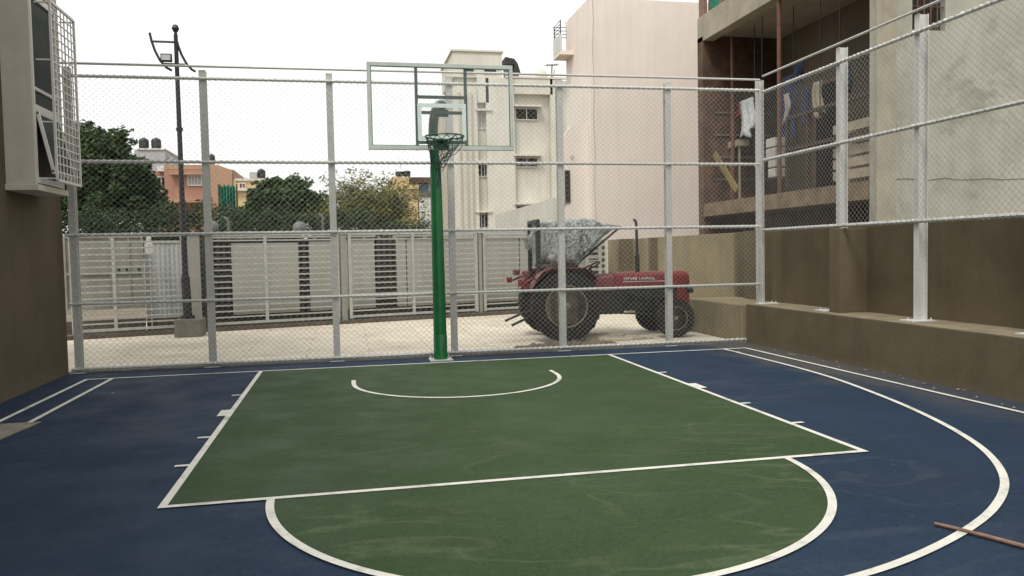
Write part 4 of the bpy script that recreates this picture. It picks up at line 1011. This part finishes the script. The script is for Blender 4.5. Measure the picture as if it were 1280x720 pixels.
m = MB(); box_px(m, 523.6, 556, 241, 246.2, Y, .2, None, -.05); m.build('sill_band', 'conc', yh)
for u in (537, 550): p = at(u, 240, Y); MB().box(p.x - .06, p.x + .06, Y + .1, Y + .295, at(u, 245, Y).z, at(u, 229, Y).z).build('mullion', 'white_frame', yh)
water_tank(499, 220.6, Y + 2, 9, 6, 'squat black water tank on the ochre house roof, left one', 'tanks on the ochre house'); water_tank(508.5, 220.6, Y + 2, 9, 7, 'squat black water tank on the ochre house roof, right one', 'tanks on the ochre house')

# ------------------------------------------------------------------ pink building
Y = 12; pk = empty('pink_building', (8, Y, 0), 'large blank pale pink building behind the tractor', 'building')
px0 = at(738, 100, Y).x; px1 = at(880.5, 100, Y).x
MB().box(px0, px1 + .4, Y, Y + 2.6, -.01, 9.05).build('wall', 'pink', pk)
MB().box(px0 - .02, px0 + .35, Y - .04, Y + .0, 9.06, 9.1)
ax0 = at(702, 165, Y + .3).x; an_z = at(702, 168, Y + .3).z
m = MB(); m.prism([(ax0, -.01), (px0 - .003, -.01), (px0 - .003, an_z + .32), (at(713, 163, Y + .3).x, an_z + .28), (ax0, an_z - .15)], Y + .3, Y + .40, 'xz'); m.build('annex', 'pink', pk)
m = MB(); m.prism([(Y + .31, -.01), (Y + 10, -.01), (Y + 10, 3.08), (Y + .31, 3.12)], ax0 - .25, ax0 - .004, 'yz'); m.build('side_wall', 'cream', pk)
a = at(706, 253, Y + .3); b_ = at(712, 213, Y + .3); s = MB().box(a.x, b_.x, Y + .262, Y + .297, a.z, b_.z).build('window', 'interior', pk); MB().box(a.x - .04, a.x - .002, Y + .24, Y + .297, a.z - .04, b_.z + .04).build('frame', 'cream_dark', s)
q = MB(); c_ = at(715, 198, Y + .3); q.tube([c_ + Vector((-.03, -.03, .07)), c_ + Vector((-.035, -.04, 0)), c_ + Vector((0, -.04, -.05)), c_ + Vector((.035, -.04, 0)), c_ + Vector((.03, -.03, .09))], .008, 6); q.build('wall_hook', 'black_metal', pk, smooth=True)
xx = at(741, 50, Y).x; MB().tube([(xx + .02 * math.sin(i * 1.7), Y - .012, 9 - i * .55) for i in range(14)], .009, 5).build('cable', 'cream_dark', pk, smooth=True)
# small balcony on its far left side
bl_ = at(708, 68, Y + 2.2); br_ = at(714, 20, Y + 2.2)
m = MB(); m.box(px0 - .45, px0 - .003, Y + 1.7, Y + 2.55, at(710, 71, Y + 2).z, at(710, 66, Y + 2).z); m.build('balcony_slab', 'pink', pk)
m = MB(); zz0, zz1 = at(710, 65.5, Y + 2).z, at(710, 46, Y + 2).z; m.box(px0 - .45, px0 - .38, Y + 1.7, Y + 2.55, zz0, zz1); m.build('balcony_front', 'white_wall', pk)
m = MB()
for z in [zz1 + .1 + i * .11 for i in range(4)]: m.tube([(px0 - .42, Y + 1.7, z), (px0 - .42, Y + 2.5, z), (px0, Y + 2.5, z)], .012, 5)
for y in (1.72, 2.5): m.tube([(px0 - .42, Y + y, zz1), (px0 - .42, Y + y, zz1 + .45)], .018, 6)
m.build('railing', 'black_metal', pk)

# ------------------------------------------------------------------ unfinished building
X = 7.5; NY, FYY = 1.12, 7.45
ub = empty('unfinished_building', (8.5, 4.3, 0), 'dark unfinished building with an open verandah between the pink and grey walls', 'building')
MB().box(X + 2.1, X + 2.4, NY, 11.9, -.01, 6.75).build('back_wall', 'taupe', ub)
MB().box(X, X + 2.09, FYY, FYY + .3, -.01, 6.74).build('end_wall', 'brick', ub)
MB().box(X, X + 2.09, NY, FYY - .002, 2.3, 2.62).build('floor_slab', 'slab_edge', ub)
MB().box(X, X + .28, NY, FYY + .3, 6.62, 7.25).build('beam', 'beam', ub, bevel=.01)
MB().box(X + .281, X + 2.4, NY, FYY + .3, 6.76, 7.0).build('ceiling', 'ceiling', ub)
for z in (3.2, 3.75, 4.3, 4.85): MB().box(X + .3, X + 1.9, FYY - .03, FYY - .004, z, z + .05).build('form_board', 'taupe', ub)
# door openings in back wall
for i, (y0, y1, z0, z1) in enumerate(((1.6, 2.2, 3.6, 5.3), (2.9, 3.6, 2.64, 5.3), (5.0, 5.8, 2.64, 5.2))):
    w = MB().box(X + 2.06, X + 2.097, y0, y1, z0, z1).build('doorway', 'interior', ub); f = MB()
    f.box(X + 2.03, X + 2.098, y0 - .09, y0, z0, z1 + .09); f.box(X + 2.03, X + 2.098, y1, y1 + .09, z0, z1 + .09); f.box(X + 2.03, X + 2.098, y0, y1, z1, z1 + .09); f.build('frame', 'wood' if i else 'beam', w)
# masonry parapets with gaps
for (y0, y1, n) in ((1.2, 2.35, 4), (2.9, 3.35, 4)):
    m = MB()
    for k in range(n): m.box(X + .9, X + 1.05, y0, y1, 2.63 + k * .30, 2.63 + k * .30 + .27)
    m.build('block_parapet', 'block', ub, bevel=.01)
m = MB()
for z in (3.5, 4.15): m.box(X + .3, X + .36, NY + .02, 4.2, z, z + .07)
for y in (1.25, 2.4, 3.4, 4.15): m.box(X + .29, X + .37, y, y + .05, 2.63, 4.22)
m.build('railing', 'rail_brown', ub)
for k in range(5): MB().box(X + .42, X + .46, 1.15, 2.75, 2.75 + k * .22, 2.75 + k * .22 + .17).build('plank_screen', 'block', ub)
for y, xo in ((4.05, .06), (6.9, .5)): MB().tube([(X + xo, y, 2.62), (X + xo + .02, y + .03, 6.61)], .045, 10).build('steel_prop', 'rust', ub, smooth=True)
for y, xo in ((3.3, .5), (2.6, .45), (1.75, .5), (4.9, .9), (5.7, .6), (6.4, .8)): MB().tube([(X + xo, y, 3.0), (X + xo + .03, y + .02, 6.75)], .011, 5).build('hanging_rod', 'black_metal', ub)
# lower storey clutter
m = MB(); m.box(X + .9, X + 1.1, NY + .02, FYY - .01, -.01, 2.29); m.build('lower_wall', 'brick', ub)
# upper storey: frame and green sheet
m = MB(); m.box(X + .02, X + .10, FYY - .05, FYY + .25, 7.255, 9.8); m.box(X + .02, X + .10, FYY - .95, FYY - .87, 7.255, 9.8); m.box(X + .30, X + 2.4, FYY, FYY + .3, 7.26, 9.8); m.build('upper_post', 'wood', ub)
sg = MB(); vs = []; fs = []
for i in range(13):
    y = FYY - .15 - 2.3 * i / 12; x = X + .13 + .03 * math.sin(i * 2); vs += [(x, y, 7.26 + .04 * math.sin(i)), (x, y, 9.2)]
for i in range(12): fs.append((2 * i, 2 * i + 2, 2 * i + 3, 2 * i + 1))
q = MB().add(vs, fs).build('green_sheet', 'green_sheet', ub, fixn=False); q.modifiers.new('solid', 'SOLIDIFY').thickness = .01
m = MB().box(X - .0, X + .06, NY, FYY + .28, 7.9, 7.98).build('upper_rail', 'wood', ub)
# clothes and clutter on the verandah (each its own thing)
def cloth(name, x, y0, y1, z0, z1, m, label, seed):
    random.seed(seed); vs = []; fs = []; K, L = 14, 12
    for j in range(L + 1):
        t = j / L
        for i in range(K + 1):
            s = i / K; y = y0 + (y1 - y0) * s + .04 * math.sin(t * 5 + seed); sh = .10 * (abs(s - .5) * 2) ** 3 * (t if t > .7 else 0)
            vs.append((x + .05 * math.sin(s * 13 + seed + t * 2) * (.3 + t), y, z1 - (z1 - z0) * t * (1 - .12 * math.sin(s * 9 + seed))))
    for j in range(L):
        for i in range(K): a = j * (K + 1) + i; fs.append((a, a + 1, a + K + 2, a + K + 1))
    o = MB().add(vs, fs).build(name, m, smooth=True, fixn=False); o.modifiers.new('solid', 'SOLIDIFY').thickness = .008
    return tag(o, label, 'laundry')
def yz_at(u, v, x):
    d = Mc @ Vector(((u - 640) / F, 1, -(v - 360) / F)); p = CAM + d * ((x - CAM.x) / d.x); return p.y, p.z
xl = X + .7
a, b_ = yz_at(942, 165, xl), yz_at(925, 127, xl); cloth('hanging_shirt', xl, a[0], b_[0], a[1], b_[1], 'cloth_white', 'pale shirt hanging on the verandah left of the corner fence post', 1)
a, b_ = yz_at(927, 142, xl), yz_at(918, 128, xl); cloth('hanging_cloth', xl + .08, a[0], b_[0], a[1], b_[1], 'cloth_red', 'small red cloth hanging beside the pale shirt', 2)
a, b_ = yz_at(1004, 100, xl), yz_at(993, 78, xl); cloth('hanging_cloth', xl, a[0], b_[0], a[1], b_[1], 'cloth_blue', 'bright blue cloth hanging high on the verandah', 3)
a, b_ = yz_at(992, 170, xl), yz_at(972, 98, xl); cloth('hanging_cloth', xl + .1, a[0], b_[0], a[1], b_[1], 'cloth_navy', 'long navy cloth hanging behind the corner fence post', 4)
for (u0, v0, u1, v1, mm, lab, sd_) in ((1012, 150, 1003, 112, 'cloth_navy', 'dark short garment hanging between the blue cloth and the second right fence post', 5), (1026, 142, 1015, 104, 'block', 'beige towel hanging left of the second right fence post', 6), (1060, 112, 1052, 80, 'cloth_navy', 'dark cloth hanging just right of the second right fence post', 7), (984, 150, 977, 118, 'block_pale', 'pale grey towel hanging behind the corner fence post', 8)):
    a, b_ = yz_at(u0, v0, xl), yz_at(u1, v1, xl); cloth('hanging_cloth', xl + .02 * sd_ - .1, a[0], b_[0], a[1], b_[1], mm, lab, sd_)
tag(MB().tube([(xl + .04, FYY - .02, 5.0), (xl + .04, 4.5, 4.93), (xl + .04, NY + .02, 5.02)], .006, 5).build('clothes_line', 'black_metal'), 'thin clothes line strung along the dark verandah', 'clothes line')
pl = MB(); a, b_ = yz_at(893, 192, X + .2), yz_at(919, 238, X + .2); pl.bar((X + .2, a[0], a[1]), (X + .25, b_[0], b_[1]), .16, .05, (1, 0, 0)); tag(pl.build('plank', 'plank_yellow', bevel=.005), 'yellow painted plank leaning on the verandah edge', 'plank')
a, b_ = yz_at(974, 221, X + .25), yz_at(962, 173, X + .25); random.seed(2)
for i in range(4):
    z0 = a[1] + (b_[1] - a[1]) * i / 4; q = MB().box(X + .15, X + .4, a[0], b_[0] - random.uniform(0, .1), max(z0, 2.625) if i == 0 else z0, a[1] + (b_[1] - a[1]) * (i + 1) / 4 - .025).build('concrete_block', 'block_pale', bevel=.015)
    tag(q, ('bottom', 'second', 'third', 'topmost')[i] + ' white block in the stack right of the corner fence post', 'block', 'white blocks stacked on the verandah')
q = MB(); a, b_ = yz_at(925, 182, xl), yz_at(912, 178, xl); q.box(xl - .05, xl + .25, a[0], b_[0], a[1], b_[1]); q.box(xl, xl + .04, a[0] + .05, a[0] + .09, 2.625, a[1]); q.box(xl, xl + .04, b_[0] - .09, b_[0] - .05, 2.625, a[1])
tag(q.build('small_table', 'block'), 'small pale topped table below the hanging pale shirt', 'table')

# ------------------------------------------------------------------ stained plaster building on the right
pb = empty('plaster_building', (11, 1.1, 0), 'grey stained plaster building on the right behind the fence', 'building')
m = MB(); wx0, wz0 = at(1130, 40, 1.1).x, at(1130, 41, 1.1).z; wx1 = at(1171, 10, 1.1).x
m.box(X, wx0, .9, 1.1, -.01, 10); m.box(wx1, 16, .9, 1.1, -.01, 10); m.box(wx0, wx1, .9, 1.1, -.01, wz0); m.box(wx0, wx1, .9, 1.1, wz0 + 1.5, 10); m.box(X + 2.45, 16, 1.11, 9, -.01, 10)
m.build('wall', 'plaster', pb)
m = MB(); m.box(X - .035, X + .33, .865, .899, -.01, 9.9); m.build('corner_pier', 'beam', pb)
random.seed(9)
MB().tube([(X + .36 + i * .16, .897, 2.62 + .012 * math.sin(i * 1.3) + random.uniform(-.008, .008)) for i in range(40)], .007, 4).build('joint_crack', 'conc', pb)
MB().box(wx0, wx1, 1.02, 1.06, wz0, wz0 + 1.5).build('window', 'interior', pb)
m = MB()
for i in range(1, 5): x = wx0 + (wx1 - wx0) * i / 5; m.box(x - .012, x + .012, .93, .955, wz0, wz0 + 1.5)
for i in range(1, 4): m.box(wx0, wx1, .935, .95, wz0 + i * .4, wz0 + i * .4 + .015)
m.build('window_grille', 'rust', pb)

# ------------------------------------------------------------------ light
w = D.worlds.new('World'); scene.world = w; w.use_nodes = True; nt = w.node_tree
bg = nt.nodes['Background']; sky = nt.nodes.new('ShaderNodeTexSky'); sky.sky_type = 'NISHITA'; sky.sun_disc = False
EL, ROT = math.radians(58), math.radians(215)
sky.sun_elevation = EL; sky.sun_rotation = ROT; sky.dust_density = 2; sky.air_density = 1.2; sky.ozone_density = 1
hs = nt.nodes.new('ShaderNodeHueSaturation'); hs.inputs['Saturation'].default_value = .10
nt.links.new(sky.outputs[0], hs.inputs['Color'])
mx = nt.nodes.new('ShaderNodeMix'); mx.data_type = 'RGBA'; mx.inputs['Factor'].default_value = .8
nt.links.new(hs.outputs[0], mx.inputs[6]); mx.inputs[7].default_value = (5.3, 5.3, 5.2, 1)      # even white cloud deck over the sky
nt.links.new(mx.outputs[2], bg.inputs['Color']); bg.inputs['Strength'].default_value = .13
sd = D.lights.new('sun', 'SUN'); sd.energy = 1.5; sd.angle = math.radians(18); sd.color = (1, .965, .91)
so = D.objects.new('sun', sd); C.objects.link(so)
dirv = Vector((math.sin(ROT) * math.cos(EL), math.cos(ROT) * math.cos(EL), math.sin(EL)))
so.rotation_euler = dirv.to_track_quat('Z', 'Y').to_euler()
vs_ = scene.view_settings; vs_.view_transform = 'Standard'; vs_.look = 'None'; vs_.gamma = 1; vs_.exposure = .80
